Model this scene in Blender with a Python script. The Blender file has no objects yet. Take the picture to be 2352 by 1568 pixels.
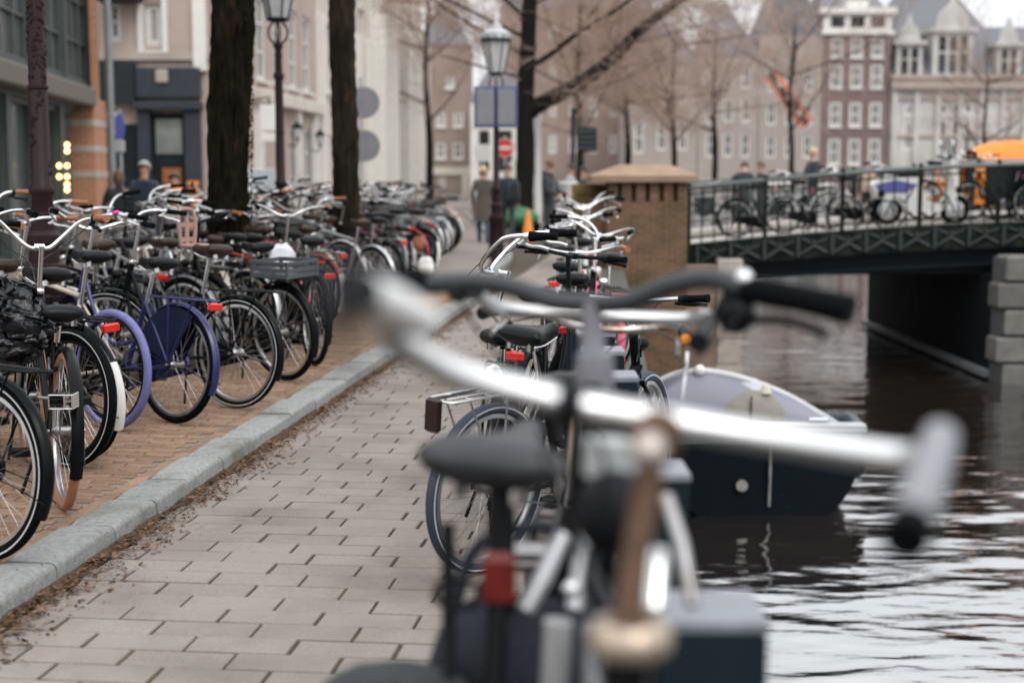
import bpy, bmesh, math, random
from math import sin, cos, pi, radians, sqrt, atan2
from mathutils import Vector, Matrix, noise

# ------------------------------------------------------------------ camera, sky, sun, exposure
SC = bpy.context.scene
COL = SC.collection
PITCH = math.atan(0.11602)
CAMZ = 1.53
cd = bpy.data.cameras.new('camera'); cam = bpy.data.objects.new('camera', cd); COL.objects.link(cam)
cam.location = (0, 0, CAMZ); cam.rotation_euler = (pi/2 - PITCH, 0, 0)
cd.sensor_width = 36; cd.lens = 50; cd.clip_start = 0.05; cd.clip_end = 2000
cd.dof.use_dof = True; cd.dof.focus_distance = 6.5; cd.dof.aperture_fstop = 1.7
SC.camera = cam
W = bpy.data.worlds.new('World'); SC.world = W; W.use_nodes = True
nt = W.node_tree; nt.nodes.clear()
SUN_EL, SUN_AZ = radians(48), radians(150)        # azimuth clockwise from +Y
sky = nt.nodes.new('ShaderNodeTexSky'); sky.sky_type = 'NISHITA'; sky.sun_disc = False
sky.sun_elevation = SUN_EL; sky.sun_rotation = SUN_AZ; sky.air_density = 1.0; sky.dust_density = 4.0; sky.ozone_density = 1.0
hs = nt.nodes.new('ShaderNodeHueSaturation'); hs.inputs['Saturation'].default_value = 0.10
mx = nt.nodes.new('ShaderNodeMix'); mx.data_type = 'RGBA'; mx.inputs[0].default_value = 0.80
# an even overcast layer: brightness follows the standard overcast sky, (1 + 2 sin elevation) / 3
tcw = nt.nodes.new('ShaderNodeTexCoord'); sxyz = nt.nodes.new('ShaderNodeSeparateXYZ'); nt.links.new(tcw.outputs['Generated'], sxyz.inputs[0])
mrw = nt.nodes.new('ShaderNodeMapRange'); mrw.inputs[3].default_value = .42; mrw.inputs[4].default_value = 1.0; nt.links.new(sxyz.outputs[2], mrw.inputs[0])
cl_ = nt.nodes.new('ShaderNodeVectorMath'); cl_.operation = 'SCALE'; cl_.inputs[0].default_value = (23.8, 24.3, 25.0); nt.links.new(mrw.outputs[0], cl_.inputs['Scale']); nt.links.new(cl_.outputs[0], mx.inputs[7])
bg = nt.nodes.new('ShaderNodeBackground'); bg.inputs['Strength'].default_value = 0.10
wo = nt.nodes.new('ShaderNodeOutputWorld')
nt.links.new(sky.outputs[0], hs.inputs['Color']); nt.links.new(hs.outputs[0], mx.inputs[6])
nt.links.new(mx.outputs[2], bg.inputs['Color']); nt.links.new(bg.outputs[0], wo.inputs[0])
sl = bpy.data.lights.new('sun', 'SUN'); sl.energy = 1.0; sl.angle = radians(22); sl.color = (1, .96, .9)
so = bpy.data.objects.new('sun', sl); COL.objects.link(so)
so.rotation_euler = Vector((sin(SUN_AZ)*cos(SUN_EL), cos(SUN_AZ)*cos(SUN_EL), sin(SUN_EL))).to_track_quat('Z', 'Y').to_euler()
SC.view_settings.view_transform = 'Standard'; SC.view_settings.look = 'None'
SC.view_settings.exposure = 0.06; SC.view_settings.gamma = 1.0; SC.view_settings.use_curve_mapping = False
SC.render.engine = 'CYCLES'; SC.cycles.use_denoising = True
SC.cycles.max_bounces = 6; SC.cycles.transparent_max_bounces = 6; SC.cycles.caustics_reflective = False; SC.cycles.caustics_refractive = False

# ------------------------------------------------------------------ survey helpers: a sighting plus a distance (or a height) gives a place
FP = 3266.7
def pt(px, py, d):
    u = (784-py)/FP; den = cos(PITCH)+u*sin(PITCH)
    return Vector(((px-1176)/FP/den*d, d, CAMZ + d*(u*cos(PITCH)-sin(PITCH))/den))
def gp(px, py, z=0.0):
    u = (784-py)/FP; den = cos(PITCH)+u*sin(PITCH); k = (u*cos(PITCH)-sin(PITCH))/den
    d = (z-CAMZ)/k
    return Vector(((px-1176)/FP/den*d, d, z))

# ------------------------------------------------------------------ materials
def _n(t, ty, **kw):
    n = t.nodes.new(ty)
    for k, v in kw.items(): setattr(n, k, v)
    return n
MATS = {}
def mat(name, col, rough=.5, metal=0., spec=.5, var=.12, scale=6., bump=0., bscale=40., col2=None, fac2=.5, s2=3., rnd=0., coat=0., island=False, trans=0., emit=0., stretch=None, detail=5., sheen=0., lo=.42, hi=.62, ior=None, world=False):
    """Procedural principled material: base colour, tonal noise, an optional second colour in patches, per-piece variation, bump."""
    if name in MATS: return MATS[name]
    m = bpy.data.materials.new(name); MATS[name] = m; m.use_nodes = True
    t = m.node_tree; b = t.nodes['Principled BSDF']; L = t.links.new
    tc = _n(t, 'ShaderNodeTexCoord'); co = tc.outputs['Object']
    if world: co = _n(t, 'ShaderNodeNewGeometry').outputs['Position']
    if stretch:
        mp = _n(t, 'ShaderNodeMapping'); mp.inputs['Scale'].default_value = stretch; L(co, mp.inputs[0]); co = mp.outputs[0]
    n1 = _n(t, 'ShaderNodeTexNoise'); n1.inputs['Scale'].default_value = scale; n1.inputs['Detail'].default_value = detail; L(co, n1.inputs['Vector'])
    rgb = _n(t, 'ShaderNodeRGB'); rgb.outputs[0].default_value = (*col, 1); c = rgb.outputs[0]
    if col2:
        n2 = _n(t, 'ShaderNodeTexNoise'); n2.inputs['Scale'].default_value = s2; n2.inputs['Detail'].default_value = 8; n2.inputs['Roughness'].default_value = .65; L(co, n2.inputs['Vector'])
        mr = _n(t, 'ShaderNodeMapRange'); mr.inputs[1].default_value = lo; mr.inputs[2].default_value = hi; mr.inputs[4].default_value = fac2; L(n2.outputs[0], mr.inputs[0])
        mm = _n(t, 'ShaderNodeMix', data_type='RGBA'); L(mr.outputs[0], mm.inputs[0]); L(c, mm.inputs[6]); mm.inputs[7].default_value = (*col2, 1); c = mm.outputs[2]
    h = _n(t, 'ShaderNodeHueSaturation'); L(c, h.inputs['Color'])
    v = _n(t, 'ShaderNodeMapRange'); v.inputs[1].default_value = .25; v.inputs[2].default_value = .75; v.inputs[3].default_value = 1-var; v.inputs[4].default_value = 1+var; L(n1.outputs[0], v.inputs[0])
    val = v.outputs[0]
    if rnd:
        src = _n(t, 'ShaderNodeNewGeometry').outputs['Random Per Island'] if island else _n(t, 'ShaderNodeObjectInfo').outputs['Random']
        r = _n(t, 'ShaderNodeMapRange'); r.inputs[3].default_value = 1-rnd; r.inputs[4].default_value = 1+rnd; L(src, r.inputs[0])
        mu = _n(t, 'ShaderNodeMath', operation='MULTIPLY'); L(val, mu.inputs[0]); L(r.outputs[0], mu.inputs[1]); val = mu.outputs[0]
    L(val, h.inputs['Value']); L(h.outputs[0], b.inputs['Base Color'])
    rr = _n(t, 'ShaderNodeMapRange'); rr.inputs[3].default_value = max(.02, rough*.8); rr.inputs[4].default_value = min(1, rough*1.2); L(n1.outputs[0], rr.inputs[0]); L(rr.outputs[0], b.inputs['Roughness'])
    b.inputs['Metallic'].default_value = metal; b.inputs['Specular IOR Level'].default_value = spec
    if ior: b.inputs['IOR'].default_value = ior
    if coat: b.inputs['Coat Weight'].default_value = coat; b.inputs['Coat Roughness'].default_value = .12
    if trans: b.inputs['Transmission Weight'].default_value = trans
    if sheen: b.inputs['Sheen Weight'].default_value = sheen
    if emit: L(h.outputs[0], b.inputs['Emission Color']); b.inputs['Emission Strength'].default_value = emit
    if bump:
        nb = _n(t, 'ShaderNodeTexNoise'); nb.inputs['Scale'].default_value = bscale; nb.inputs['Detail'].default_value = 6; L(co, nb.inputs['Vector'])
        bp = _n(t, 'ShaderNodeBump'); bp.inputs['Strength'].default_value = bump; bp.inputs['Distance'].default_value = .02; L(nb.outputs[0], bp.inputs['Height']); L(bp.outputs[0], b.inputs['Normal'])
    return m
def brickmat(name, c1, c2, mortar, bw=.21, bh=.06, rough=.85, dirt=(.05,.045,.03), dfac=.5, dscale=.8):
    if name in MATS: return MATS[name]
    m = bpy.data.materials.new(name); MATS[name] = m; m.use_nodes = True
    t = m.node_tree; b = t.nodes['Principled BSDF']; L = t.links.new
    tc = _n(t, 'ShaderNodeTexCoord'); sx = _n(t, 'ShaderNodeSeparateXYZ'); L(tc.outputs['Object'], sx.inputs[0])
    ad = _n(t, 'ShaderNodeMath', operation='ADD'); L(sx.outputs[0], ad.inputs[0]); L(sx.outputs[1], ad.inputs[1])
    cx = _n(t, 'ShaderNodeCombineXYZ'); L(ad.outputs[0], cx.inputs[0]); L(sx.outputs[2], cx.inputs[1])
    br = _n(t, 'ShaderNodeTexBrick'); L(cx.outputs[0], br.inputs['Vector']); br.inputs['Scale'].default_value = 1
    br.inputs['Color1'].default_value = (*c1, 1); br.inputs['Color2'].default_value = (*c2, 1); br.inputs['Mortar'].default_value = (*mortar, 1)
    br.inputs['Brick Width'].default_value = bw; br.inputs['Row Height'].default_value = bh; br.inputs['Mortar Size'].default_value = .008
    n2 = _n(t, 'ShaderNodeTexNoise'); n2.inputs['Scale'].default_value = dscale; n2.inputs['Detail'].default_value = 8; n2.inputs['Roughness'].default_value = .7; L(tc.outputs['Object'], n2.inputs['Vector'])
    mr = _n(t, 'ShaderNodeMapRange'); mr.inputs[1].default_value = .45; mr.inputs[2].default_value = .7; mr.inputs[4].default_value = dfac; L(n2.outputs[0], mr.inputs[0])
    mm = _n(t, 'ShaderNodeMix', data_type='RGBA'); L(mr.outputs[0], mm.inputs[0]); L(br.outputs[0], mm.inputs[6]); mm.inputs[7].default_value = (*dirt, 1); L(mm.outputs[2], b.inputs['Base Color'])
    b.inputs['Roughness'].default_value = rough; b.inputs['Specular IOR Level'].default_value = .25
    bp = _n(t, 'ShaderNodeBump'); bp.inputs['Strength'].default_value = .5; bp.inputs['Distance'].default_value = .01; L(br.outputs['Fac'], bp.inputs['Height']); bp.invert = True; L(bp.outputs[0], b.inputs['Normal'])
    return m

# ------------------------------------------------------------------ mesh builder
class MB:
    def __init__(s): s.v = []; s.f = []
    def add(s, vs, fs):
        o = len(s.v); s.v += [tuple(p) for p in vs]; s.f += [tuple(i+o for i in f) for f in fs]; return s
    def box(s, c, d, rz=0, bev=0, taper=1.):
        x, y, z = d[0]/2, d[1]/2, d[2]/2; C, S = cos(rz), sin(rz)
        def P(a, b, e): return (c[0]+a*C-b*S, c[1]+a*S+b*C, c[2]+e)
        if not bev:
            k = taper
            vs = [P(-x,-y,-z),P(x,-y,-z),P(x,y,-z),P(-x,y,-z),P(-x*k,-y*k,z),P(x*k,-y*k,z),P(x*k,y*k,z),P(-x*k,y*k,z)]
            return s.add(vs, [(0,3,2,1),(4,5,6,7),(0,1,5,4),(1,2,6,5),(2,3,7,6),(3,0,4,7)])
        e = bev; rings = [(x-e,y-e,-z),(x,y,-z+e),(x,y,z-e),(x-e,y-e,z)]; vs = []
        for (a, b, h) in rings: vs += [P(-a,-b,h),P(a,-b,h),P(a,b,h),P(-a,b,h)]
        fs = [(3,2,1,0),(12,13,14,15)]
        for r in range(3):
            for i in range(4): j = (i+1)%4; fs.append((r*4+i, r*4+j, r*4+4+j, r*4+4+i))
        return s.add(vs, fs)
    def beam(s, a, b, w, h):          # a rectangular bar between two points, w horizontal, h vertical
        a, b = Vector(a), Vector(b); d = (b-a).normalized(); up = Vector((0,0,1)) if abs(d.z) < .95 else Vector((0,1,0))
        r = d.cross(up).normalized()*(w/2); u = r.cross(d).normalized()*(h/2); vs = []
        for p in (a, b): vs += [p-r-u, p+r-u, p+r+u, p-r+u]
        return s.add(vs, [(0,1,2,3),(7,6,5,4),(0,4,5,1),(1,5,6,2),(2,6,7,3),(3,7,4,0)])
    def tube(s, pts, r, n=8, cap=True, closed=False, sq=1.):
        P = [Vector(p) for p in pts]; k = len(P); R = r if isinstance(r, (list, tuple)) else [r]*k
        T = []
        for i in range(k):
            a = P[(i-1) % k] if (closed or i > 0) else P[i]; b = P[(i+1) % k] if (closed or i < k-1) else P[i]
            d = b-a; T.append(d.normalized() if d.length > 1e-9 else Vector((0,0,1)))
        up = Vector((0,0,1)) if abs(T[0].z) < .9 else Vector((1,0,0))
        N = T[0].cross(up).normalized(); vs = []
        for i in range(k):
            N = (N - T[i]*N.dot(T[i])); N = N.normalized() if N.length > 1e-6 else T[i].orthogonal().normalized()
            B = T[i].cross(N)
            for j in range(n):
                a = 2*pi*j/n; vs.append(P[i] + N*(cos(a)*R[i]) + B*(sin(a)*R[i]*sq))
        fs = []
        for i in range(k if closed else k-1):
            q = (i+1) % k
            for j in range(n): m = (j+1) % n; fs.append((i*n+j, i*n+m, q*n+m, q*n+j))
        if cap and not closed: fs.append(tuple(range(n-1,-1,-1))); fs.append(tuple((k-1)*n+j for j in range(n)))
        return s.add(vs, fs)
    def lathe(s, prof, c=(0,0,0), axis='z', n=20, cap=True):
        vs = []; fs = []
        for (r, h) in prof:
            for j in range(n):
                a = 2*pi*j/n; x, y = r*cos(a), r*sin(a)
                p = (x, y, h) if axis == 'z' else ((x, h, y) if axis == 'y' else (h, x, y))
                vs.append((p[0]+c[0], p[1]+c[1], p[2]+c[2]))
        for i in range(len(prof)-1):
            for j in range(n): m = (j+1) % n; fs.append((i*n+j, i*n+m, i*n+n+m, i*n+n+j))
        if cap: fs.append(tuple(range(n-1,-1,-1))); fs.append(tuple((len(prof)-1)*n+j for j in range(n)))
        return s.add(vs, fs)
    def ball(s, c, r, n=12, m=8, sx=1, sy=1, sz=1):
        return s.lathe([(max(1e-4, r*sin(pi*i/m)), 0) for i in range(0)] or [(max(1e-4, sin(pi*i/m)), -cos(pi*i/m)) for i in range(m+1)], n=n, cap=False)._xf(n*(m+1), c, (r*sx, r*sy, r*sz))
    def _xf(s, k, c, sc):
        for i in range(len(s.v)-k, len(s.v)): p = s.v[i]; s.v[i] = (p[0]*sc[0]+c[0], p[1]*sc[1]+c[1], p[2]*sc[2]+c[2])
        return s
    def grid(s, fn, nu, nv, cu=False, cv=False):
        vs = [fn(i/(nu if cu else nu-1), j/(nv if cv else nv-1)) for i in range(nu) for j in range(nv)]; fs = []
        for i in range(nu if cu else nu-1):
            for j in range(nv if cv else nv-1):
                a, b = (i+1) % nu, (j+1) % nv; fs.append((i*nv+j, a*nv+j, a*nv+b, i*nv+b))
        return s.add(vs, fs)
    def xf(s, M):
        s.v = [tuple(M @ Vector(p)) for p in s.v]; return s
    def join(s, o): return s.add(o.v, o.f)
    def prism(s, poly, thick, M=None):
        k = len(poly); vs = [(p[0], p[1], 0) for p in poly]+[(p[0], p[1], thick) for p in poly]
        fs = [tuple(range(k-1,-1,-1)), tuple(range(k, 2*k))]+[(i, (i+1) % k, k+(i+1) % k, k+i) for i in range(k)]
        if M: vs = [M @ Vector(v) for v in vs]
        return s.add(vs, fs)
MESH = {}
def mesh(key, mb, smooth=True, ang=40):
    if key and key in MESH: return MESH[key]
    if callable(mb): mb = mb()
    me = bpy.data.meshes.new(str(key or 'shape')); me.from_pydata(mb.v, [], mb.f); me.materials.append(None)
    if smooth and len(me.polygons):
        me.polygons.foreach_set('use_smooth', [True]*len(me.polygons)); me.set_sharp_from_angle(angle=radians(ang))
    if key: MESH[key] = me
    return me
def obj(name, mb, m, parent=None, key=None, M=None, smooth=True, ang=40):
    me = mesh(key, mb, smooth, ang); o = bpy.data.objects.new(name, me); COL.objects.link(o)
    s = o.material_slots[0]; s.link = 'OBJECT'; s.material = m
    if parent is not None: o.parent = parent
    if M is not None: o.matrix_local = M
    return o
def tag(o, label=None, cat=None, group=None, kind=None):
    if label: o['label'] = label
    if cat: o['category'] = cat
    if group: o['group'] = group
    if kind: o['kind'] = kind
    return o
def thing(name, label, cat, loc=(0,0,0), rz=0., group=None, rot=None):
    o = bpy.data.objects.new(name, None); COL.objects.link(o); o.location = loc
    o.rotation_euler = rot if rot else (0, 0, rz); o.empty_display_size = .1
    return tag(o, label, cat, group)
def spline(P, n=6):
    P = [Vector(p) for p in P]; out = []
    for i in range(len(P)-1):
        a, b, c, d = P[max(0,i-1)], P[i], P[i+1], P[min(len(P)-1,i+2)]
        for k in range(n):
            t = k/n; out.append(.5*((2*b)+(c-a)*t+(2*a-5*b+4*c-d)*t*t+(3*b-a-3*c+d)*t**3))
    out.append(P[-1]); return out
RND = random.Random(7)
def uni(a, b): return RND.uniform(a, b)
# ------------------------------------------------------------------ shared materials
m_paver = mat('concrete_paver', (.262,.230,.208), .9, var=.34, scale=240, bump=.35, bscale=190, col2=(.14,.112,.096), fac2=.75, s2=1.3, rnd=.06, spec=.2, world=True, lo=.44, hi=.74)
m_paver_i = mat('concrete_paver_far', (.262,.230,.208), .9, var=.3, scale=160, col2=(.14,.112,.096), fac2=.75, s2=1.3, rnd=.06, island=True, spec=.2, world=True, lo=.48, hi=.72)
m_soil = mat('joint_soil', (.06,.044,.032), .95, var=.5, scale=60, bump=.6, bscale=120, col2=(.10,.085,.02), fac2=.85, s2=3, lo=.52, hi=.62)
m_brickp = mat('clinker_brick', (.255,.165,.112), .9, var=.22, scale=14, bump=.3, bscale=120, col2=(.30,.22,.06), fac2=.55, s2=2.2, rnd=.2, lo=.55, hi=.68, spec=.25)
m_brickp_i = mat('clinker_brick_far', (.245,.16,.11), .9, var=.2, scale=8, col2=(.29,.22,.07), fac2=.5, s2=1.6, rnd=.2, island=True, lo=.55, hi=.68, spec=.25)
m_kerb = mat('bluestone_kerb', (.27,.276,.270), .85, var=.25, scale=45, bump=.4, bscale=110, col2=(.13,.125,.10), fac2=.75, s2=2.6, rnd=.1, spec=.2, world=True, lo=.5, hi=.7)
m_litter = mat('leaf_litter', (.13,.072,.042), .9, var=.5, scale=60, rnd=.6, island=True, spec=.2)
m_asph = mat('street_asphalt', (.22,.19,.172), .9, var=.15, scale=2, bump=.3, bscale=60, spec=.25)
m_concrete = mat('pale_concrete', (.42,.385,.36), .85, var=.12, scale=2, bump=.2, bscale=30)
m_coping = mat('quay_coping_stone', (.07,.068,.058), .85, var=.18, scale=4, bump=.3, bscale=60, rnd=.1)
m_quay = brickmat('quay_brick', (.20,.115,.08), (.16,.10,.075), (.2,.18,.16), dirt=(.04,.045,.03), dfac=.8)
m_white = mat('white_paint', (.74,.72,.68), .5, var=.06, scale=3)
m_cream = mat('cream_stucco', (.62,.57,.50), .75, var=.1, scale=1.5)
m_frame = mat('window_frame_white', (.70,.69,.66), .5, var=.05)
m_glass = mat('window_glass', (.035,.04,.042), .12, spec=.25, var=.5, scale=.9, rnd=.8)
m_slate = mat('slate_roof', (.15,.155,.175), .6, var=.2, scale=3, stretch=(1,1,4), bump=.3, bscale=8)
m_dark = mat('dark_green_black_paint', (.012,.018,.02), .5, var=.2, spec=.2)
m_iron = mat('bridge_iron', (.006,.0095,.0095), .6, spec=.06, var=.3, scale=4, col2=(.035,.038,.028), fac2=.6, s2=5)
m_black = mat('black_paint', (.004,.005,.006), .3, var=.2, scale=8, spec=.10, coat=.02)
m_blackm = mat('black_matte', (.009,.010,.012), .55, var=.2, scale=20, spec=.1)
m_rubber = mat('black_rubber', (.0045,.0052,.006), .7, var=.25, scale=25, bump=.2, bscale=220, spec=.04)
m_chrome = mat('chrome', (.72,.73,.74), .16, metal=1, var=.08, scale=10)
m_alu = mat('aluminium', (.62,.62,.62), .34, metal=1, var=.1, scale=12)
m_alud = mat('dull_aluminium', (.36,.36,.37), .42, metal=1, var=.2, scale=12, col2=(.2,.14,.1), fac2=.5, s2=9)
m_spoke = mat('spoke_steel', (.5,.5,.5), .3, metal=1, var=.1)
m_rust = mat('rusty_steel', (.10,.052,.03), .75, metal=.25, var=.35, scale=18, bump=.3, bscale=80, col2=(.17,.105,.07), fac2=.6, s2=10)

TH = radians(6.15)
def ST(s, w, z=0.): return Vector((w*cos(TH)+s*sin(TH), -w*sin(TH)+s*cos(TH), z))
def inv(x, y): return (x*sin(TH)+y*cos(TH), x*cos(TH)-y*sin(TH))
def proj(p):
    x, y, z = p[0], p[1], p[2]-CAMZ; f = y*cos(PITCH)-z*sin(PITCH); u = y*sin(PITCH)+z*cos(PITCH)
    return (1176+FP*x/f, 784-FP*u/f) if f > .05 else (-9999, -9999)
def quayx(y): return .29+.063*y
WATER = -1.9
KW = -2.257                        # kerb face in street coordinates
KH = .09

# ------------------------------------------------------------------ land, path, pavement, kerb
def poly_sheet(name, pts, z, m, kind='structure'):
    o = obj(name, MB().add([(p[0], p[1], z) for p in pts], [tuple(range(len(pts)))]), m, smooth=False); return tag(o, kind=kind)
land = [(-120,-30),(quayx(-30),-30),(quayx(24.2),24.2),(3.95,24.9),(3.95,32.5),(quayx(33),33),(quayx(93),93),(160,93),(160,500),(-120,500)]
poly_sheet('ground', land, -.06, m_asph)
path_poly = [ST(-6,KW-.05),(quayx(-6),-6),(quayx(24),24),(quayx(34),34),(2.4,60),(-2.0,60),(-.15,30),(-.25,22),ST(17,KW-.05)]
poly_sheet('path', path_poly, -.010, m_soil)
pav_poly = [ST(-6,KW-.19),ST(15.6,KW-.19),(-.62,17.5),(-.42,22),(-.3,30),(-2.2,60),(-12,60),(-12,-6)]
pave = poly_sheet('pavement', pav_poly, .076, m_asph)
kerb = bpy.data.objects.new('kerb', None); COL.objects.link(kerb); tag(kerb, kind='structure')
s = 2.2; i = 0
while s < 15.5:
    L = uni(.52,.98) if s > 7 else uni(.42,.62)
    def stone(L=L, b=uni(.02,.032)):
        mb = MB(); prof = [(-.2,-.12),(-.2,.0),(-.192,.008)]+[(-b*1.1+b*1.1*sin(a), .008-b+b*cos(a)) for a in (0,.4,.8,1.2,1.57)]+[(.004,-.12)]
        nseg = 7
        def fn(u, v):
            p = prof[min(len(prof)-1, int(round(v*(len(prof)-1))))]; y = (u-.5)*(L-.012); e = .010*max(0, abs(u-.5)*2-.8)/.2 if p[1] > -.05 else 0
            return (p[0]+(.004*noise.noise((y*6, L*40, p[0]*3))), y, p[1]-e+.004*noise.noise((y*4, 7+L*9, 0)))
        mb.grid(fn, nseg, len(prof)); k = len(prof)
        mb.f.append(tuple(range(k))); mb.f.append(tuple((nseg-1)*k+j for j in range(k-1,-1,-1))); return mb
    c = ST(s+L/2, KW+uni(-.006,.006), KH+uni(-.006,.004)); o = obj('kerb_stone', stone(), m_kerb, kerb)
    o.location = c; o.rotation_euler = (uni(-.006,.006), uni(-.01,.01), -TH+uni(-.008,.008)); s += L; i += 1
K2 = [ST(15.5,KW-.1),(-.52,17.5),(-.32,22),(-.2,30),(-2.05,60)]
K2 = spline([(p[0],p[1],0) for p in K2], 6)
for a, b in zip(K2[:-1], K2[1:]):
    o = obj('kerb_stone', MB().beam((a.x,a.y,.03), (b.x,b.y,.03), .2, .12), m_kerb, kerb, smooth=False)

def piece(lx, ly, h, ch):
    mb = MB(); a, b = lx/2, ly/2; rings = [(a,b,-h),(a,b,-ch),(a-ch,b-ch,0)]
    vs = []
    for (x, y, z) in rings: vs += [(-x,-y,z),(x,-y,z),(x,y,z),(-x,y,z)]
    fs = [(8,9,10,11)]
    for r in range(2):
        for i in range(4): j = (i+1) % 4; fs.append((r*4+i, r*4+j, r*4+4+j, r*4+4+i))
    return mb.add(vs, fs)
PATH = bpy.data.objects['path']
def lay(name, rows, lx, ly, m, mi, parent, zt, n_ind, wmin, wmax, seed, ok):
    r = random.Random(seed); items = []
    for k in range(rows[2]):
        s = rows[0]+k*rows[1]; w = wmin + ((k % 2)*.5+r.uniform(-.12,.12)-.5)*lx
        while w < wmax:
            lo_, hi_ = ok(s); a, b = max(w-lx/2, lo_), min(w+lx/2, hi_)
            if b-a > .03: items.append((s, (a+b)/2, r.uniform(-.002,.002), r.uniform(-.006,.006), r.uniform(-.008,.008), 3 if b-a < lx-.003 else r.randrange(3), b-a))
            w += lx+.004
    def vis(it):
        p = ST(it[0], it[1], zt); q = proj(p); return -150 < q[0] < 2500 and q[1] < 1640
    seen = [it for it in items if vis(it)]; seen.sort(key=lambda it: it[0]); near = set(id(x) for x in seen[:n_ind]); mb = MB()
    for it in items:
        s, w, dz, rx, ry, q, ln = it
        M = Matrix.Translation(ST(s, w, zt+dz)) @ Matrix.Rotation(-TH+rx*.6, 4, 'Z') @ Matrix.Rotation(rx, 4, 'X') @ Matrix.Rotation(ry*.4, 4, 'Y')
        if id(it) in near:
            o = obj(name, lambda: piece(ln-(.007,.010,.012,.009)[q], ly-(.004,.008,.011,.008)[q], .05, (.002,.003,.0035,.003)[q]), m, parent, key='%s%d' % (name, q) if q < 3 else None, smooth=False); o.matrix_world = M
        else: mb.join(piece(ln-.010, ly-.009, .03, .003).xf(M))
    o = obj(name+'_field', mb, mi, parent, smooth=False); tag(o, kind='stuff'); return o
lay('paver', (3.5,.152,170), .342, .152, m_paver, m_paver_i, PATH, 0., 300, KW+.02, 1.6, 3, lambda s: (KW+.008, (quayx(s)-.29-s*sin(TH))/cos(TH)))
# half pieces along the kerb close the rows
lay('brick', (2.2,.066,245), .207, .066, m_brickp, m_brickp_i, pave, .084, 300, -4.8, KW-.3, 5, lambda s: (-4.8, KW-.285))
mb = MB()
for k in range(79):                 # soldier course beside the kerb
    mb.join(piece(.064, .2, .03, .004).xf(Matrix.Translation(ST(2.3+k*.207, KW-.245, .084+uni(-.003,.003))) @ Matrix.Rotation(-TH, 4, 'Z')))
tag(obj('brick_edge_course', mb, m_brickp_i, pave, smooth=False), kind='stuff')
# leaf litter in the gutter, seeds on the kerb
mb = MB(); r = random.Random(11)
def bit(p, L, wd, a, tilt, tw=None):
    d = Vector((cos(a)*cos(tilt), sin(a)*cos(tilt), sin(tilt))); n = Vector((-sin(a), cos(a), r.uniform(-.3,.3)))*wd; p = Vector(p)
    mb.add([p-d*L, p+n, p+d*L, p-n+Vector((0,0,wd*.6))], [(0,1,2,3)])
for k in range(12000):
    s = 3.4+12.5*r.random()**1.25; clump = .5+.5*noise.noise((s*1.7, 3, 0)); w = KW+.012+abs(r.gauss(0,.035+.085*clump)); 
    if r.random() > .35+.65*clump: continue
    z = .003+max(0,.022-abs(w-KW)*.13)*r.random()*1.6; L = r.choice((.004,.006,.009,.013,.02))*r.uniform(.7,1.2)
    bit(ST(s, w, z), L, L*r.choice((.18,.4,.5)), r.uniform(0,6.3), r.gauss(0,.25))
for k in range(420):
    s = 3.4+7*r.random(); w = r.uniform(-2.1,.6) if r.random() < .5 else KW+abs(r.gauss(0,.4)); bit(ST(s, w, .004), r.uniform(.002,.006), .0018, r.uniform(0,6.3), 0)
for k in range(620):
    s = 3.6+6.5*r.random()**1.3; w = KW-.01-abs(r.gauss(0,.28)); bit(ST(s, w, KH+.006), r.uniform(.003,.006), .0028, r.uniform(0,6.3), 0)
for k in range(14):                  # a few twigs
    s = r.uniform(4,9); bit(ST(s, KW+r.uniform(.05,.6), .012), r.uniform(.03,.07), .0022, r.uniform(0,6.3), .05)
gm_ = MB(); NS_ = 160
def gut(u, v):
    s_ = 3.2+13.*u; w_ = max(.012, .01+.095*max(0,.25+.75*noise.noise((s_*1.7,3,0)))+.05*noise.noise((s_*7,1,4))); q = ST(s_, KW+.003+w_*v, .0035+.024*(1-v)**2*(1+.5*noise.noise((s_*9,v*3,0)))); return q
gm_.grid(gut, NS_, 5)
tag(obj('gutter_soil', gm_, mat('gutter_soil', (.10,.068,.046), .95, var=.45, scale=40, bump=.8, bscale=90, spec=.15)), kind='structure')
tag(obj('leaf_litter', mb, m_litter, smooth=False), 'brown leaf litter lying along the foot of the kerb', 'litter', kind='stuff')

# ------------------------------------------------------------------ quay wall and water
qw = bpy.data.objects.new('quay_wall', None); COL.objects.link(qw); tag(qw, 'brick quay wall with stone coping along the canal', 'wall')
mb = MB(); Q = [(quayx(y), y) for y in range(-6, 25, 2)]
for (a, b) in zip(Q[:-1], Q[1:]):
    mb.add([(a[0],a[1],WATER-.6),(b[0],b[1],WATER-.6),(b[0],b[1],-.1),(a[0],a[1],-.1)], [(0,1,2,3)])
obj('wall_face', mb, m_quay, qw, smooth=False)
y = -6
while y < 24:
    L = uni(.9,1.3); a = Vector((quayx(y)-.1, y+.006, -.045)); b = Vector((quayx(y+L)-.1, y+L-.006, -.045))
    obj('coping_stone', MB().beam(a, b, .36, .11), m_coping, qw, smooth=False); y += L
mb = MB().add([(quayx(33),33,WATER-.6),(quayx(93),93,WATER-.6),(quayx(93),93,-.06),(quayx(33),33,-.06)], [(0,1,2,3)]).add([(quayx(93),93,WATER-.6),(160,93,WATER-.6),(160,93,-.06),(quayx(93),93,-.06)], [(0,1,2,3)])
obj('far_wall_face', mb, m_quay, qw, smooth=False)
m_water = bpy.data.materials.new('canal_water'); m_water.use_nodes = True; t = m_water.node_tree; b = t.nodes['Principled BSDF']
b.inputs['Base Color'].default_value = (.022,.016,.012,1); b.inputs['Roughness'].default_value = .035; b.inputs['IOR'].default_value = 2.3; b.inputs['Specular IOR Level'].default_value = .8
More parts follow.
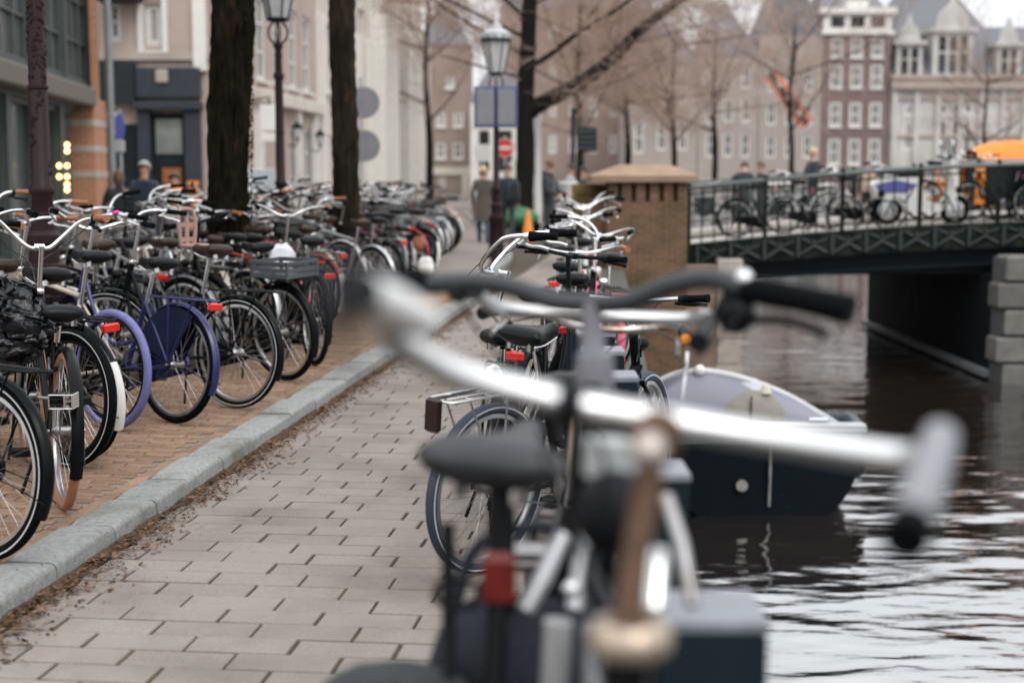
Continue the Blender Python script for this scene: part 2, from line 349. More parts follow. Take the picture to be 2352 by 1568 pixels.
gl = _n(t, 'ShaderNodeBsdfGlossy'); gl.inputs['Color'].default_value = (.86,.88,.90,1); gl.inputs['Roughness'].default_value = .05; mxs = _n(t, 'ShaderNodeMixShader'); mxs.inputs[0].default_value = .42
t.links.new(b.outputs[0], mxs.inputs[1]); t.links.new(gl.outputs[0], mxs.inputs[2]); t.links.new(mxs.outputs[0], t.nodes['Material Output'].inputs[0])
tc = _n(t, 'ShaderNodeTexCoord'); mp = _n(t, 'ShaderNodeMapping'); mp.inputs['Scale'].default_value = (3.,9,1); nb = _n(t, 'ShaderNodeTexNoise'); nb.inputs['Scale'].default_value = 1.; nb.inputs['Detail'].default_value = 3
bp = _n(t, 'ShaderNodeBump'); bp.inputs['Strength'].default_value = .35; bp.inputs['Distance'].default_value = .02
t.links.new(tc.outputs['Object'], mp.inputs[0]); t.links.new(mp.outputs[0], nb.inputs['Vector']); t.links.new(nb.outputs[0], bp.inputs['Height']); t.links.new(bp.outputs[0], b.inputs['Normal']); t.links.new(bp.outputs[0], gl.inputs['Normal'])
def wave(x, y):
    h = noise.noise((x*.6+y*.12, y*1.7, 0))*.018 + noise.noise((x*1.7-y*.4, y*4.6, 5))*.014 + noise.noise((x*3.6, y*8.5+x*.8, 9))*.006
    return h*(1 if y < 22 else max(.3, 1-(y-22)/40))
mb = MB(); NV, NU = 720, 190
def wf(v, u):
    y = 5.0*(93.5/5.0)**v; x = -.2+(3+.75*y)*u; return (x, y, WATER+wave(x, y))
mb.grid(wf, NV, NU)
tag(obj('canal_water', mb, m_water, ang=180), kind='structure')
tag(poly_sheet('canal_bed', [(-1,-30),(160,-30),(160,94),(-1,94)], WATER-.5, mat('canal_bed_mud', (.03,.025,.02), .9)), kind='structure')

# ------------------------------------------------------------------ houses
def house(name, label, A, B, H, wins, wall, depth=9., frame=None, pane=None, fw=.1, group=None, roof=None, cornice=None, grid=(2,3), z0=-.05, rev=.2, sill=None):
    A = Vector((A[0], A[1], 0)); B = Vector((B[0], B[1], 0)); u = B-A; L = u.length
    t = thing(name, label, 'building', (A.x, A.y, z0), atan2(u.y, u.x), group)
    wins = [w for w in wins]
    xs = sorted({0., L}|{w[0] for w in wins}|{w[1] for w in wins}); zs = sorted({0., H}|{w[2] for w in wins}|{w[3] for w in wins}); mb = MB()
    for a, b in zip(xs[:-1], xs[1:]):
        for c, d in zip(zs[:-1], zs[1:]):
            cx, cz = (a+b)/2, (c+d)/2
            if any(w[0] < cx < w[1] and w[2] < cz < w[3] for w in wins): continue
            mb.add([(a,0,c),(b,0,c),(b,0,d),(a,0,d)], [(0,1,2,3)])
    for (a, b, c, d, *_) in wins:
        mb.add([(a,0,c),(b,0,c),(b,0,d),(a,0,d),(a,rev,c),(b,rev,c),(b,rev,d),(a,rev,d)], [(0,4,5,1),(1,5,6,2),(2,6,7,3),(3,7,4,0)])
    mb.add([(0,0,0),(L,0,0),(L,depth,0),(0,depth,0),(0,0,H),(L,0,H),(L,depth,H),(0,depth,H)], [(1,2,6,5),(2,3,7,6),(3,0,4,7),(4,5,6,7)])
    obj('wall', mb, wall, t, smooth=False)
    for w in wins:
        a, b, c, d = w[:4]; g = w[4] if len(w) > 4 else grid; W_, H_ = b-a, d-c; f = MB(); y = rev*.55; e = fw
        f.box(((a+b)/2, y, c+e/2), (W_, .08, e)).box(((a+b)/2, y, d-e/2), (W_, .08, e)).box((a+e/2, y, (c+d)/2), (e, .08, H_-2*e)).box((b-e/2, y, (c+d)/2), (e, .08, H_-2*e))
        for k in range(1, g[0]): f.box((a+W_*k/g[0], y+.004, (c+d)/2), (e*.55, .06, H_-2*e))
        for k in range(1, g[1]): f.box(((a+b)/2, y+.008, c+H_*k/g[1]), (W_-2*e, .05, e*.55))
        if sill: f.box(((a+b)/2, -.06, c-.05), (W_+.16, .16, .09))
        fo = obj('window', f, frame or m_frame, t, smooth=False)
        obj('pane', MB().box(((a+b)/2, rev*.8, (c+d)/2), (W_-e, .012, H_-e)), pane or m_glass, fo, smooth=False)
    if cornice:
        ch, cp, cm = cornice; obj('cornice', MB().box((L/2, -.05+depth/2, H-ch*.35), (L+.06, depth+cp*2, ch*.7)).box((L/2, -.05+depth/2, H+ch*.16), (L+.2, depth+cp*2+.3, ch*.3)), cm, t, smooth=False)
    if roof:
        rh, ins, rm = roof; z = H+.02
        obj('roof', MB().add([(-.1,-.1,z),(L+.1,-.1,z),(L+.1,depth,z),(-.1,depth,z),(ins,ins*1.2,z+rh),(L-ins,ins*1.2,z+rh),(L-ins,depth-ins,z+rh),(ins,depth-ins,z+rh)], [(0,1,5,4),(1,2,6,5),(2,3,7,6),(3,0,4,7),(4,5,6,7)]), rm, t, smooth=False)
    return t
def hz(y, d): return CAMZ+(405-y)/FP*d*1.0
def rowwins(L, n, w, z0, z1, m0=.5, m1=.5, g=(2,3)):
    p = (L-m0-m1)/n; return [(m0+p*(i+.5)-w/2, m0+p*(i+.5)+w/2, z0, z1, g) for i in range(n)]

m_green = mat('green_grey_steel', (.065,.08,.077), .5, var=.12, scale=3)
m_lat = mat('lattice_glass', (.085,.10,.097), .2, var=.35, scale=1.4, spec=.5, stretch=(1,1,.3))
m_stone = mat('warm_stone', (.42,.36,.31), .8, var=.14, scale=1.2, bump=.2, bscale=12)
m_pink = brickmat('pale_brick', (.50,.385,.325), (.46,.36,.31), (.48,.42,.38), dirt=(.3,.24,.2), dfac=.5)
m_pale = mat('pale_facade', (.60,.53,.47), .8, var=.1, scale=.8)
m_orange = brickmat('orange_brick', (.46,.20,.10), (.40,.165,.08), (.45,.36,.3), bw=.22, bh=.075, dirt=(.35,.16,.08), dfac=.4)
m_brown = brickmat('brown_brick', (.40,.30,.255), (.35,.265,.23), (.32,.27,.24), dirt=(.2,.155,.13), dfac=.5, dscale=.3)
m_brown2 = brickmat('grey_brown_brick', (.43,.375,.34), (.385,.34,.31), (.43,.39,.36), dirt=(.31,.28,.255), dfac=.5, dscale=.3)  # far brick, stone and slate are paled: distance haze put into their colours
m_redb = brickmat('plum_brick', (.24,.16,.155), (.21,.145,.145), (.2,.17,.16), dirt=(.1,.07,.07), dfac=.4)
m_gstone = mat('grey_stone', (.52,.505,.485), .85, var=.25, scale=.6, bump=.2, bscale=6)
m_navy = mat('slate_blue_paint', (.03,.037,.048), .5, var=.12)
m_teal = mat('dark_teal_paint', (.008,.015,.018), .5, var=.15)

# L1: shop with a glazed steel front on the left
A1, B1 = Vector((-6.45,10,0)), Vector((-8.62,29.6,0)); L1 = (B1-A1).length
ws = []
x = .3
while x < L1-2.4: ws.append((x, x+1.75, .25, 2.85, (1,1))); x += 2.05
x = .2
while x < L1-2.2: ws.append((x, x+2.7, 3.42, 6.6, (3,4))); x += 2.85
h = house('shop_building', 'green grey steel and glass shop front at the left edge', A1, B1, 7.6, ws, m_green, depth=6, frame=m_green, pane=m_lat, fw=.09, rev=.22)
obj('fascia_beam', MB().box((L1/2-.7, -.16, 3.1), (L1-1.5, .34, .34), bev=.03), mat('fascia_taupe', (.135,.118,.103), .6), h, smooth=False)
pl = obj('brick_pier', MB().box((L1-.75, -.02, 1.95), (1.5, .5, 2.3)).box((L1-.2, -.1, 5.3), (.3, .12, 4.38)), m_orange, h, smooth=False)
for z in (1.62, 2.12, 2.62): obj('stone_band', MB().box((L1-.75, -.03, z), (1.53, .5, .13)), m_stone, pl, smooth=False)
obj('pier_base', MB().box((L1-.75, -.04, .4), (1.6, .56, .82), bev=.03), mat('grey_pier_base', (.25,.21,.19), .8, var=.2), pl, smooth=False)
obj('downpipe', MB().tube([(L1-.02,-.36,.1),(L1-.02,-.36,7.4)], .075, 10), mat('zinc_pipe', (.25,.27,.275), .5, metal=.4), h)
obj('canopy', MB().box((L1+1.1, -.75, 6.0), (2.6, 1.1, .32)), m_dark, h, smooth=False)
m_bulb = mat('warm_lamp', (1,.62,.25), .5, emit=5., var=0)
bl = ('topmost bulb of the right strand','second bulb from the top of the right strand','upper bulb of the short left strand','third bulb from the top of the right strand','fourth bulb from the top of the right strand','lower bulb of the short left strand','fifth bulb from the top of the right strand','lowest bulb of the right strand')
for i, (px, py) in enumerate(((154,333),(154,347),(136,381),(154,381),(154,406),(136,406),(154,424),(154,436))):
    p = pt(px, py, 26.05 if px > 140 else 25.2); b_ = obj('lamp_bulb', MB().ball((0,0,0), .045, 10, 6), m_bulb, key='bulb')
    b_.location = p; tag(b_, 'warm glowing '+bl[i]+' in the shop window', 'lamp', 'warm bulbs in the shop window')

# L2: dark corner shop facing the camera
d2 = 38.; xA, xB = -14.5, pt(478,0,d2).x
X = lambda px: pt(px,405,d2).x - xA
Lw = xB-xA; hh = lambda y: hz(y, d2)
h = house('corner_shop_house', 'pale house above a dark blue grey shop front behind the people', (xA,d2), (xB,d2), 13,
    [(X(341),X(381),hh(108),hh(14),(1,1)), (X(341),X(381),hh(-60),hh(-160),(1,1)), (X(255),X(290),hh(100),hh(10),(1,2))], m_pink, depth=9, fw=.16, rev=.3, cornice=(.5,.2,m_white))
obj('window_surround', MB().box((X(361), -.03, hh(60)), (.78,.1,1.62)), m_white, h, smooth=False).scale = (1,1,1)
o = [c for c in h.children if c.name.startswith('window_surround')][0]
bm = MB()
for (cx, cz, sx, sz) in ((X(361)-.32,hh(60),.14,1.62),(X(361)+.32,hh(60),.14,1.62),(X(361),hh(60)-.76,.5,.12),(X(361),hh(60)+.76,.5,.12)): bm.box((cx,-.04,cz),(sx,.1,sz))
me = mesh(None, bm, False); old = o.data; o.data = me; o.material_slots[0].link = 'OBJECT'; o.material_slots[0].material = m_white; bpy.data.meshes.remove(old)
obj('corner_pilaster', MB().box((X(468), -.06, hh(70)), (.34,.2,2.2)), m_white, h, smooth=False)
obj('stone_course', MB().box((Lw/2, -.05, hh(132)), (Lw,.14,.2)), m_stone, h, smooth=False)
obj('dark_shop_sign', MB().box(((X(228)+X(322))/2, -.18, (hh(148)+hh(236))/2), (X(322)-X(228),.36,hh(148)-hh(236))), m_teal, h, smooth=False)
obj('shop_fascia', MB().box((X(396), -.14, (hh(158)+hh(226))/2), (X(470)-X(325),.3,hh(158)-hh(226)), bev=.02).box((X(396), -.2, hh(243)), (X(474)-X(322),.42,.2), bev=.02), m_navy, h, smooth=False)
obj('carved_crest', MB().box((X(385), -.33, hh(178)), (.3,.1,.34), bev=.03), m_stone, h, smooth=False)
for (a, b_) in ((324,352),(431,466)):
    p_ = obj('shop_pilaster', MB().box(((X(a)+X(b_))/2, -.12, hh(252)/2), (X(b_)-X(a),.26,hh(252)), bev=.02), m_navy, h, smooth=False)
    st = MB()
    for k in range(7): st.box(((X(a)+X(b_))/2, -.13, .25+k*.19), (X(b_)-X(a)-.08,.3,.12), bev=.02)
    obj('orange_striped_base', st, mat('orange_glaze', (.72,.24,.05), .5, var=.1), p_, smooth=False)
obj('doorway_shade_panel', MB().box((X(391), .0, hh(258)/2), (X(432)-X(351),.06,hh(258))), m_dark, h, smooth=False)  # flat dark panel added for the shade inside the doorway
obj('awning', MB().box((X(294), -.6, hh(4)), (1.05,1.2,.26)), m_dark, h, smooth=False)
obj('transom_glass', MB().box((X(392), -.06, (hh(350)+hh(272))/2), (X(416)-X(356),.03,hh(272)-hh(350))), mat('transom_pane', (.22,.235,.22), .3, var=.35, scale=2), h, smooth=False)
obj('shop_doorway', MB().box(((X(228)+X(322))/2, -.02, 1.5), (X(322)-X(236),.06,2.9)), m_dark, h, smooth=False)
obj('lit_interior', MB().box((X(396), -.05, 1.0), (.5,.03,1.6)), mat('warm_interior', (.30,.10,.03), .7, var=.4), h, smooth=False)
obj('orange_panel', MB().box((X(236), -.3, 1.0), (.22,.06,1.5), bev=.02), mat('orange_panel', (.85,.32,.02), .5, var=.08), h, smooth=False)
tag(obj('wall_lamp_arm', MB().tube([pt(232,266,37.4),pt(268,266,37.4)], .06, 8).ball(pt(270,266,37.4), .09, 10, 6), mat('pale_steel', (.45,.45,.46), .4, metal=.5)), 'short grey lamp arm sticking out below the dark shop sign', 'lamp')

# L3 to L6: the row receding along the street behind the trees
def onrow(d): return Vector((-7.75+.0728*(d-38), d, 0))
def rowhouse(name, label, d0, d1, H, wall, n, floors, fr=None, w=1.1, **kw):
    A, B = onrow(d0), onrow(d1); L = (B-A).length; ws = []
    for (z0, z1) in floors: ws += rowwins(L, n, w, z0, z1)
    return house(name, label, A, B, H, ws, wall, depth=8, frame=fr, sill=True, fw=.13, **kw)
rowhouse('side_street_house', 'narrow dark grey house beside the corner shop behind the first tree', 38.05, 41.2, 12, m_brown2, 2, ((.6,3.0),(4.2,6.2),(7.4,9.4)))
h = rowhouse('pale_brick_house', 'pale pinkish brick house with tall white windows behind the lamp post', 41.2, 50.5, 13, m_pink, 4, ((.7,3.2),(4.4,6.9),(8.2,10.4)), w=1.25)
for k in range(4): obj('white_pilaster', MB().box((.6+k*2.6, -.1, 1.9), (.34,.2,3.8), bev=.02), m_white, h, smooth=False)
obj('shop_fascia', MB().box((4.7, -.16, 3.9), (9.0,.3,.4), bev=.03), m_cream, h, smooth=False)
h = rowhouse('cream_house', 'cream plastered house right of the second tree trunk', 50.5, 61, 15, m_pale, 4, ((.7,3.1),(4.6,7.0),(8.4,10.6)), w=1.2)
for k in range(5): obj('white_pilaster', MB().box((.3+k*2.47, -.12, 3.6), (.45,.24,7.2), bev=.02), m_white, h, smooth=False)
h = rowhouse('white_plaster_house', 'tall whitish plaster house at the end of the left row', 61, 78, 17, m_cream, 6, ((.7,3.1),(4.6,7.0),(8.4,10.6),(12,14)), w=1.3)
for k in range(5): obj('bay_column', MB().box((1.0+k*3.6, -.3, 4.2), (.7,.6,8.4), bev=.05), m_white, h, smooth=False)

# centre
def flat(name, label, d, x0, x1, H, wall, ws, **kw): return house(name, label, (pt(x0,405,d).x, d), (pt(x1,405,d).x, d), H, ws, wall, **kw)
d = 95.; X0 = pt(962,405,d).x
def wpx(x0, x1, y0, y1, g=(2,2)): return (pt(x0,405,d).x-X0, pt(x1,405,d).x-X0, hz(y1,d), hz(y0,d), g)
h = flat('brown_gable_house', 'brown brick house with small white windows beyond the parked bicycles', d, 962, 1078, hz(112,d), m_brown,
    [wpx(1003,1024,258,292),wpx(1042,1064,258,292),wpx(1001,1024,326,364),wpx(1040,1064,326,364),wpx(1024,1044,178,206),wpx(1008,1022,405,426,(1,1)),wpx(1014,1060,444,486,(1,1))], sill=True, fw=.16, roof=(3.4,1.5,m_slate))
obj('white_shop_surround', MB().box((1.75,-.08,hz(392,d)), (3.3,.16,.5), bev=.03).box((.55,-.08,1.1), (.7,.14,2.2)).box((3.1,-.08,1.1), (.5,.14,2.2)), m_cream, h, smooth=False)
d = 90.; X0 = pt(1080,405,d).x
h = flat('white_shop_house', 'white painted shop house behind the street lamp with the sign backs', d, 1080, 1222, hz(235,d), m_white,
    [wpx(1100,1124,300,392,(1,2)),wpx(1142,1176,300,392,(1,2)),wpx(1100,1176,418,492,(3,1)),wpx(1188,1210,300,470,(1,3))], fw=.12, roof=(2.2,1.2,m_slate), frame=m_dark)
d = 118.; X0 = pt(1150,405,d).x
ws = []
for px in range(1260, 1500, 46):
    for (a, b_) in ((60,100),(140,185),(225,270),(310,352)): ws.append(wpx(px, px+18, a, b_))
flat('long_brown_house', 'long brown brick house behind the bare centre tree', d, 1150, 1500, hz(30,d), m_brown, ws, fw=.2, roof=(4,2,m_slate))
d = 108.; X0 = pt(1440,405,d).x
flat('pinkish_brick_house', 'pinkish grey brick house left of the hanging flag', d, 1440, 1600, hz(150,d), m_brown2, [wpx(1456,1478,278,352),wpx(1508,1530,278,345),wpx(1556,1578,278,345),wpx(1460,1480,190,240),wpx(1508,1528,190,240),wpx(1556,1576,190,240)], fw=.16, roof=(3.2,1.6,m_slate))
X0 = pt(1602,405,d).x
flat('flag_house', 'brown brick house with a dark slate roof behind the hanging flag', d, 1602, 1738, hz(132,d), m_brown2, [wpx(1620+k*40,1642+k*40,a,b_) for k in range(3) for (a,b_) in ((160,206),(228,282),(306,360))], fw=.15, roof=(4.2,2.2,m_slate))
X0 = pt(1740,405,d).x
h = flat('grey_gable_house', 'grey brick house between the flag and the plum brick house', d, 1740, 1882, hz(88,d), m_brown2, [wpx(1758+k*42,1780+k*42,a,b_) for k in range(3) for (a,b_) in ((170,214),(236,288),(312,362))], fw=.15)
L = pt(1882,405,d).x-X0
obj('gable', MB().add([(0,0,hz(88,d)),(L,0,hz(88,d)),(L*.62,0,hz(-40,d)),(L*.38,0,hz(-40,d)),(0,7,hz(88,d)),(L,7,hz(88,d)),(L*.62,7,hz(-40,d)),(L*.38,7,hz(-40,d))], [(0,1,2,3),(1,5,6,2),(5,4,7,6),(4,0,3,7),(3,2,6,7)]), m_slate, h, smooth=False)
X0 = pt(1884,405,d).x
flat('plum_brick_house', 'narrow plum brick canal house with a white cornice', d, 1884, 2036, hz(84,d), m_redb, [wpx(1901+k*46,1929+k*46,a,b_) for k in range(3) for (a,b_) in ((92,138),(152,206),(236,292),(318,378))], fw=.2, sill=True, grid=(2,2))
h = [o for o in COL.objects if o.name == 'plum_brick_house'][0]; L = pt(2036,405,d).x-X0
c_ = obj('white_attic', MB().box((L/2, 1, (hz(84,d)+hz(38,d))/2), (L+.1, 2.2, hz(38,d)-hz(84,d))).box((L/2, .95, hz(34,d)), (L+.7, 2.7, .45)).box((L/2, .95, hz(82,d)), (L+.5, 2.5, .3)).box((L/2,1,hz(20,d)),(1.6,2,.7)), m_white, h, smooth=False)
for k in range(3): obj('attic_window', MB().box((L*(.2+.3*k), -.14, hz(58,d)), (.95,.1,.75)), m_glass, c_, smooth=False)
obj('roof', MB().add([(0,1,hz(30,d)),(L,1,hz(30,d)),(L,9,hz(30,d)),(0,9,hz(30,d)),(.6,5,hz(-40,d)),(L-.6,5,hz(-40,d))], [(0,1,5,4),(1,2,5),(2,3,4,5),(3,0,4)]), m_slate, h, smooth=False)
X0 = pt(2040,405,d).x; wall_top = hz(186,d)
ws = [wpx(2072,2096,238,268,(2,1)),wpx(2072,2096,278,345,(2,1))]+[wpx(a,a+22,238,264,(1,1)) for a in (2152,2180,2208)]+[wpx(a,a+22,274,372,(1,1)) for a in (2152,2180,2208)]+[wpx(2300,2322,238,268,(2,1)),wpx(2300,2322,278,345,(2,1)),wpx(2400,2440,238,345,(2,2))]
h = flat('grand_stone_house', 'grand grey stone building with slate mansard roof and carved dormers', d, 2040, 2560, wall_top, m_gstone, ws, fw=.22, depth=14, cornice=(1.0,.5,m_stone))
def fx(px): return pt(px,405,d).x-X0
L = fx(2560)
rf = obj('roof', MB().add([(0,.2,wall_top+.4),(L,.2,wall_top+.4),(L,14,wall_top+.4),(0,14,wall_top+.4),(.9,2.6,hz(62,d)),(L,2.6,hz(62,d)),(L,12,hz(62,d)),(.9,12,hz(62,d)),(3.2,5,hz(-60,d)),(fx(2190),5,hz(-60,d)),(fx(2190),10,hz(-60,d)),(3.2,10,hz(-60,d)),(fx(2272),2.6,hz(62,d)),(fx(2272),12,hz(62,d))], [(0,1,5,4),(1,2,6,5),(2,3,7,6),(3,0,4,7),(4,5,6,7),(4,12,9,8),(12,13,10,9),(13,7,11,10),(7,4,8,11),(8,9,10,11)]), m_slate, h, smooth=False)
for k_ in range(9): obj('pilaster', MB().box((fx(2050)+k_*1.62,-.12,wall_top/2-.3), (.34,.24,wall_top-1.0)), m_gstone, h, smooth=False)
for z_ in (2.2,4.6,7.4): obj('string_course', MB().box((L/2,-.09,z_), (L,.18,.22)), m_stone, h, smooth=False)
def dormer(px, w, y0, y1, ytop, arch):
    a = fx(px); z0, z1, z2 = hz(y0,d), hz(y1,d), hz(ytop,d)
    o = obj('dormer', MB().box((a, 1.0, (z0+z1)/2), (w,2.2,z1-z0)).box((a, .9, z1+.12), (w+.5,2.5,.3)).add([(a-w*.42,-.05,z1+.25),(a+w*.42,-.05,z1+.25),(a+w*.34,-.05,z1+(z2-z1)*.45),(a+.22,-.05,z1+(z2-z1)*.7),(a,-.05,z2),(a-.22,-.05,z1+(z2-z1)*.7),(a-w*.34,-.05,z1+(z2-z1)*.45)]+[(a-w*.42,.5,z1+.25),(a+w*.42,.5,z1+.25),(a+w*.34,.5,z1+(z2-z1)*.45),(a+.22,.5,z1+(z2-z1)*.7),(a,.5,z2),(a-.22,.5,z1+(z2-z1)*.7),(a-w*.34,.5,z1+(z2-z1)*.45)], [tuple(range(7)), tuple(range(13,6,-1))]+[(i,7+i,7+(i+1)%7,(i+1)%7) for i in range(7)]), m_gstone, h, smooth=False)
    n = 3 if w > 2 else 2; p = w*.8/n
    for k in range(n):
        for (c0, c1) in ((.1,.52),(.58,.9)): obj('dormer_window', MB().box((a-w*.4+p*(k+.5), -.12, z0+(z1-z0)*(c0+c1)/2), (p*.66,.06,(z1-z0)*(c1-c0))), m_glass, o, smooth=False)
dormer(2080, 1.9, 182, 108, 40, 0); dormer(2178, 3.0, 182, 80, -10, 1); dormer(2306, 1.7, 182, 112, 48, 0); dormer(2420, 1.9, 182, 108, 40, 0)
# low houseboat moored beyond the bridge
t = thing('houseboat', 'low pale houseboat moored behind the left end of the bridge', 'boat', (pt(1700,405,66).x, 66, WATER))
obj('hull', MB().box((0,1.5,.5), (9,4,1.1), taper=.97), m_dark, t, smooth=False)
obj('cabin', MB().box((0,1.5,2.0), (8.2,3.2,1.9), bev=.06), mat('houseboat_grey', (.42,.41,.40), .7), t, smooth=False)
obj('roof', MB().box((0,1.5,3.05), (8.6,3.6,.2), bev=.04), m_white, t, smooth=False)
for k in range(5): obj('window', MB().box((-3.2+k*1.6,-.12,2.1), (.9,.06,.8)), m_glass, t, smooth=False)

# ------------------------------------------------------------------ bridge
B0, B1_ = Vector((3.0,25.0,0)), Vector((16.0,24.0,0)); bd = (B1_-B0).normalized(); bn = Vector((-bd.y, bd.x, 0)); BW = 7.2
def dz(u): return .78-.46*((8.2-u)/8.2)**2
def BP(u, v, z): p = B0+bd*u+bn*v; return Vector((p.x, p.y, z))
br = thing('bridge', 'dark iron canal bridge with ornate railing and light stone deck', 'bridge')
NU = 26; US = [13*i/NU for i in range(NU+1)]
def strip(fa, fb): 
    mb = MB()
    for a, b_ in zip(US[:-1], US[1:]): mb.add([fa(a), fa(b_), fb(b_), fb(a)], [(0,1,2,3)])
    return mb
def slab(v0, v1, z0, z1):
    return strip(lambda u: BP(u,v0,dz(u)+z0), lambda u: BP(u,v0,dz(u)+z1)).join(strip(lambda u: BP(u,v0,dz(u)+z1), lambda u: BP(u,v1,dz(u)+z1))).join(strip(lambda u: BP(u,v1,dz(u)+z1), lambda u: BP(u,v1,dz(u)+z0))).join(strip(lambda u: BP(u,v1,dz(u)+z0), lambda u: BP(u,v0,dz(u)+z0)))
obj('deck', slab(.06,BW-.06,-.3,0), m_concrete, br, smooth=False)
obj('roadway', slab(1.9,BW-1.9,-.2,.012), m_asph, br, smooth=False)
obj('fascia', slab(-.08,.06,-.42,.02), m_iron, br, smooth=False)
obj('far_fascia', slab(BW-.06,BW+.08,-.5,.02), m_iron, br, smooth=False)
gm = mat('girder_dark', (.005,.008,.011), .6, var=.2, spec=.12)
obj('girder', strip(lambda u: BP(u,.12,dz(u)-.42), lambda u: BP(u,.12,-.36+.24*dz(u)/.78)).join(strip(lambda u: BP(u,.12,-.36+.24*dz(u)/.78), lambda u: BP(u,BW,-.36+.24*dz(u)/.78))), gm, br, smooth=False)
obj('girder_flange', slab(-.02,.2,-.72,-.66), gm, br, smooth=False)
mo = mat('fascia_ornament', (.017,.024,.023), .5, var=.3, scale=9)
for k in range(22):                  # cast panels on the fascia
    u = .25+k*.58; z = dz(u); p = MB()
    p.beam(BP(u,-.1,z-.38), BP(u,-.1,z-.02), .05, .04)
    p.tube([BP(u+.04,-.1,dz(u+.04)-.34), BP(u+.27,-.11,dz(u+.27)-.2), BP(u+.5,-.1,dz(u+.5)-.34)], .022, 6).tube([BP(u+.06,-.1,dz(u)-.06), BP(u+.27,-.11,dz(u)-.15), BP(u+.5,-.1,dz(u)-.06)], .016, 5)
    p.ball(BP(u+.27,-.12,dz(u)-.1), .03, 8, 5); obj('fascia_panel', p, mo, br)
def rail(v):
    obj('top_rail', MB().tube([BP(u,v,dz(u)+1.0) for u in US], .035, 8), mat('rail_grey_green', (.09,.105,.10), .45), br)
    obj('mid_rail', MB().tube([BP(u,v,dz(u)+.13) for u in US], .02, 6).tube([BP(u,v,dz(u)+.88) for u in US], .018, 6), m_iron, br)
    u = .1; k = 0
    while u < 13:
        z = dz(u)
        if k % 6 == 0: obj('post', MB().box(BP(u,v,z+.5), (.065,.065,1.0), bev=.012).ball(BP(u,v,z+1.05), .045, 8, 6), m_iron, br)
        else:
            q = MB().tube([BP(u,v,z+.02), BP(u,v,z+.98)], .013, 6); obj('baluster', q, m_iron, br)
        if k % 6 == 0 and u < 12.4:
            q = MB(); w_ = 1.32
            for sg in (1,-1):
                c = u+w_/2; pts = [BP(c+sg*(.06+.5*s_), v, dz(c)+.2+.55*s_+.12*sin(s_*2*pi)) for s_ in [i/8 for i in range(9)]]; q.tube(pts, .014, 5)
                pts = [BP(c+sg*(.28+.12*cos(a)), v, dz(c)+.42+.12*sin(a)) for a in [i*.6 for i in range(9)]]; q.tube(pts, .012, 5)
            q.lathe([(.07,-.01),(.07,.01)], c=BP(u+w_/2,v,dz(u+w_/2)+.6), axis='y', n=10); obj('scroll_panel', q, m_iron, br)
        u += .22; k += 1
rail(0.); rail(BW)
# abutment and pier
m_abut = brickmat('abutment_brick', (.36,.22,.16), (.30,.19,.145), (.33,.28,.24), dirt=(.12,.10,.07), dfac=.55, dscale=1.2)
ab = thing('bridge_abutment', 'brick abutment with a pale stone corner under the left bridge end', 'wall')
a0 = pt(1400,700,24.6).x; a1 = pt(1702,700,24.6).x
obj('brick_face', MB().box(((a0+a1-.35)/2, 28.2, -1.15), (a1-a0-.35, 7.2, 2.3)), m_abut, ab, smooth=False)
for k in range(5): obj('corner_stone', MB().box((a1-.2, 28.2, -2.2+.24+k*.46), (.4+(.0 if k % 2 else .03), 7.26, .45), bev=.015), mat('corner_stone', (.42,.37,.33), .85, var=.15, rnd=.12), ab, smooth=False)
pr = thing('bridge_pier', 'dark shaded masonry pier with rough grey stone blocks at its end', 'pier')
p0 = pt(2300,880,23.4).x
obj('side_wall', MB().box((p0+1.2, 28.2, -1.2), (2.36, 8.6, 2.1)), mat('pier_shaded_brick', (.012,.014,.017), .85, var=.4, scale=2, spec=.08), pr, smooth=False)  # near-black: the shade under the bridge is put into the wall colour
obj('ledge', MB().box((p0-.05, 28.2, WATER+.1), (.16, 8.6, .1)), mat('ledge_stone', (.22,.23,.235), .8), pr, smooth=False)
r = random.Random(4)
for row in range(5):
    x = p0-.02+(-.12 if row % 2 else 0)
    while x < p0+2.3:
        w_ = r.uniform(.42,.6); obj('stone_block', MB().box((x+w_/2, 23.6, WATER-.1+.22+row*.45), (w_-.03, .5+r.uniform(0,.08), .42), bev=.035), mat('pier_stone', (.15,.145,.135), .9, var=.25, scale=5, bump=.5, bscale=20, rnd=.2), pr, smooth=False); x += w_
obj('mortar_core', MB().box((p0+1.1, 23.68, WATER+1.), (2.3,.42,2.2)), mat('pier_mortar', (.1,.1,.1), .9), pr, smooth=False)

# tall brick pier with sandstone cap at the bridge corner
m_pill = brickmat('pillar_brick', (.20,.098,.052), (.12,.066,.04), (.22,.165,.12), dirt=(.055,.055,.02), dfac=.85, dscale=1.3)
dP = 23.6; c = pt(1488,405,dP); wP = (1586-1402)/FP*dP; zc = hz(418,dP)
pil = thing('bridge_corner_pillar', 'stout brick pillar with a sloping sandstone cap beside the bridge', 'pillar', (c.x, dP, 0))
obj('shaft', MB().box((0,.75,(zc-.32+WATER)/2), (wP,1.5,zc-.32-WATER)), m_pill, pil, smooth=False)
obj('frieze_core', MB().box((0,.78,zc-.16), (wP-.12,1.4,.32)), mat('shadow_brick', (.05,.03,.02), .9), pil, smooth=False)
for k in range(6): obj('dentil', MB().box((-wP/2+.09+k*(wP-.18)/5, .1, zc-.16), (.15,.22,.32)), m_pill, pil, smooth=False)
obj('buttress', MB().box((-wP/2-.12, .8, (zc-.3+WATER)/2), (.26,1.1,zc-.3-WATER)), m_pill, pil, smooth=False)
ms = mat('sandstone_cap', (.33,.225,.15), .85, var=.15, scale=3, col2=(.20,.155,.095), fac2=.6, s2=2)
a, b_ = wP/2+.16, .95
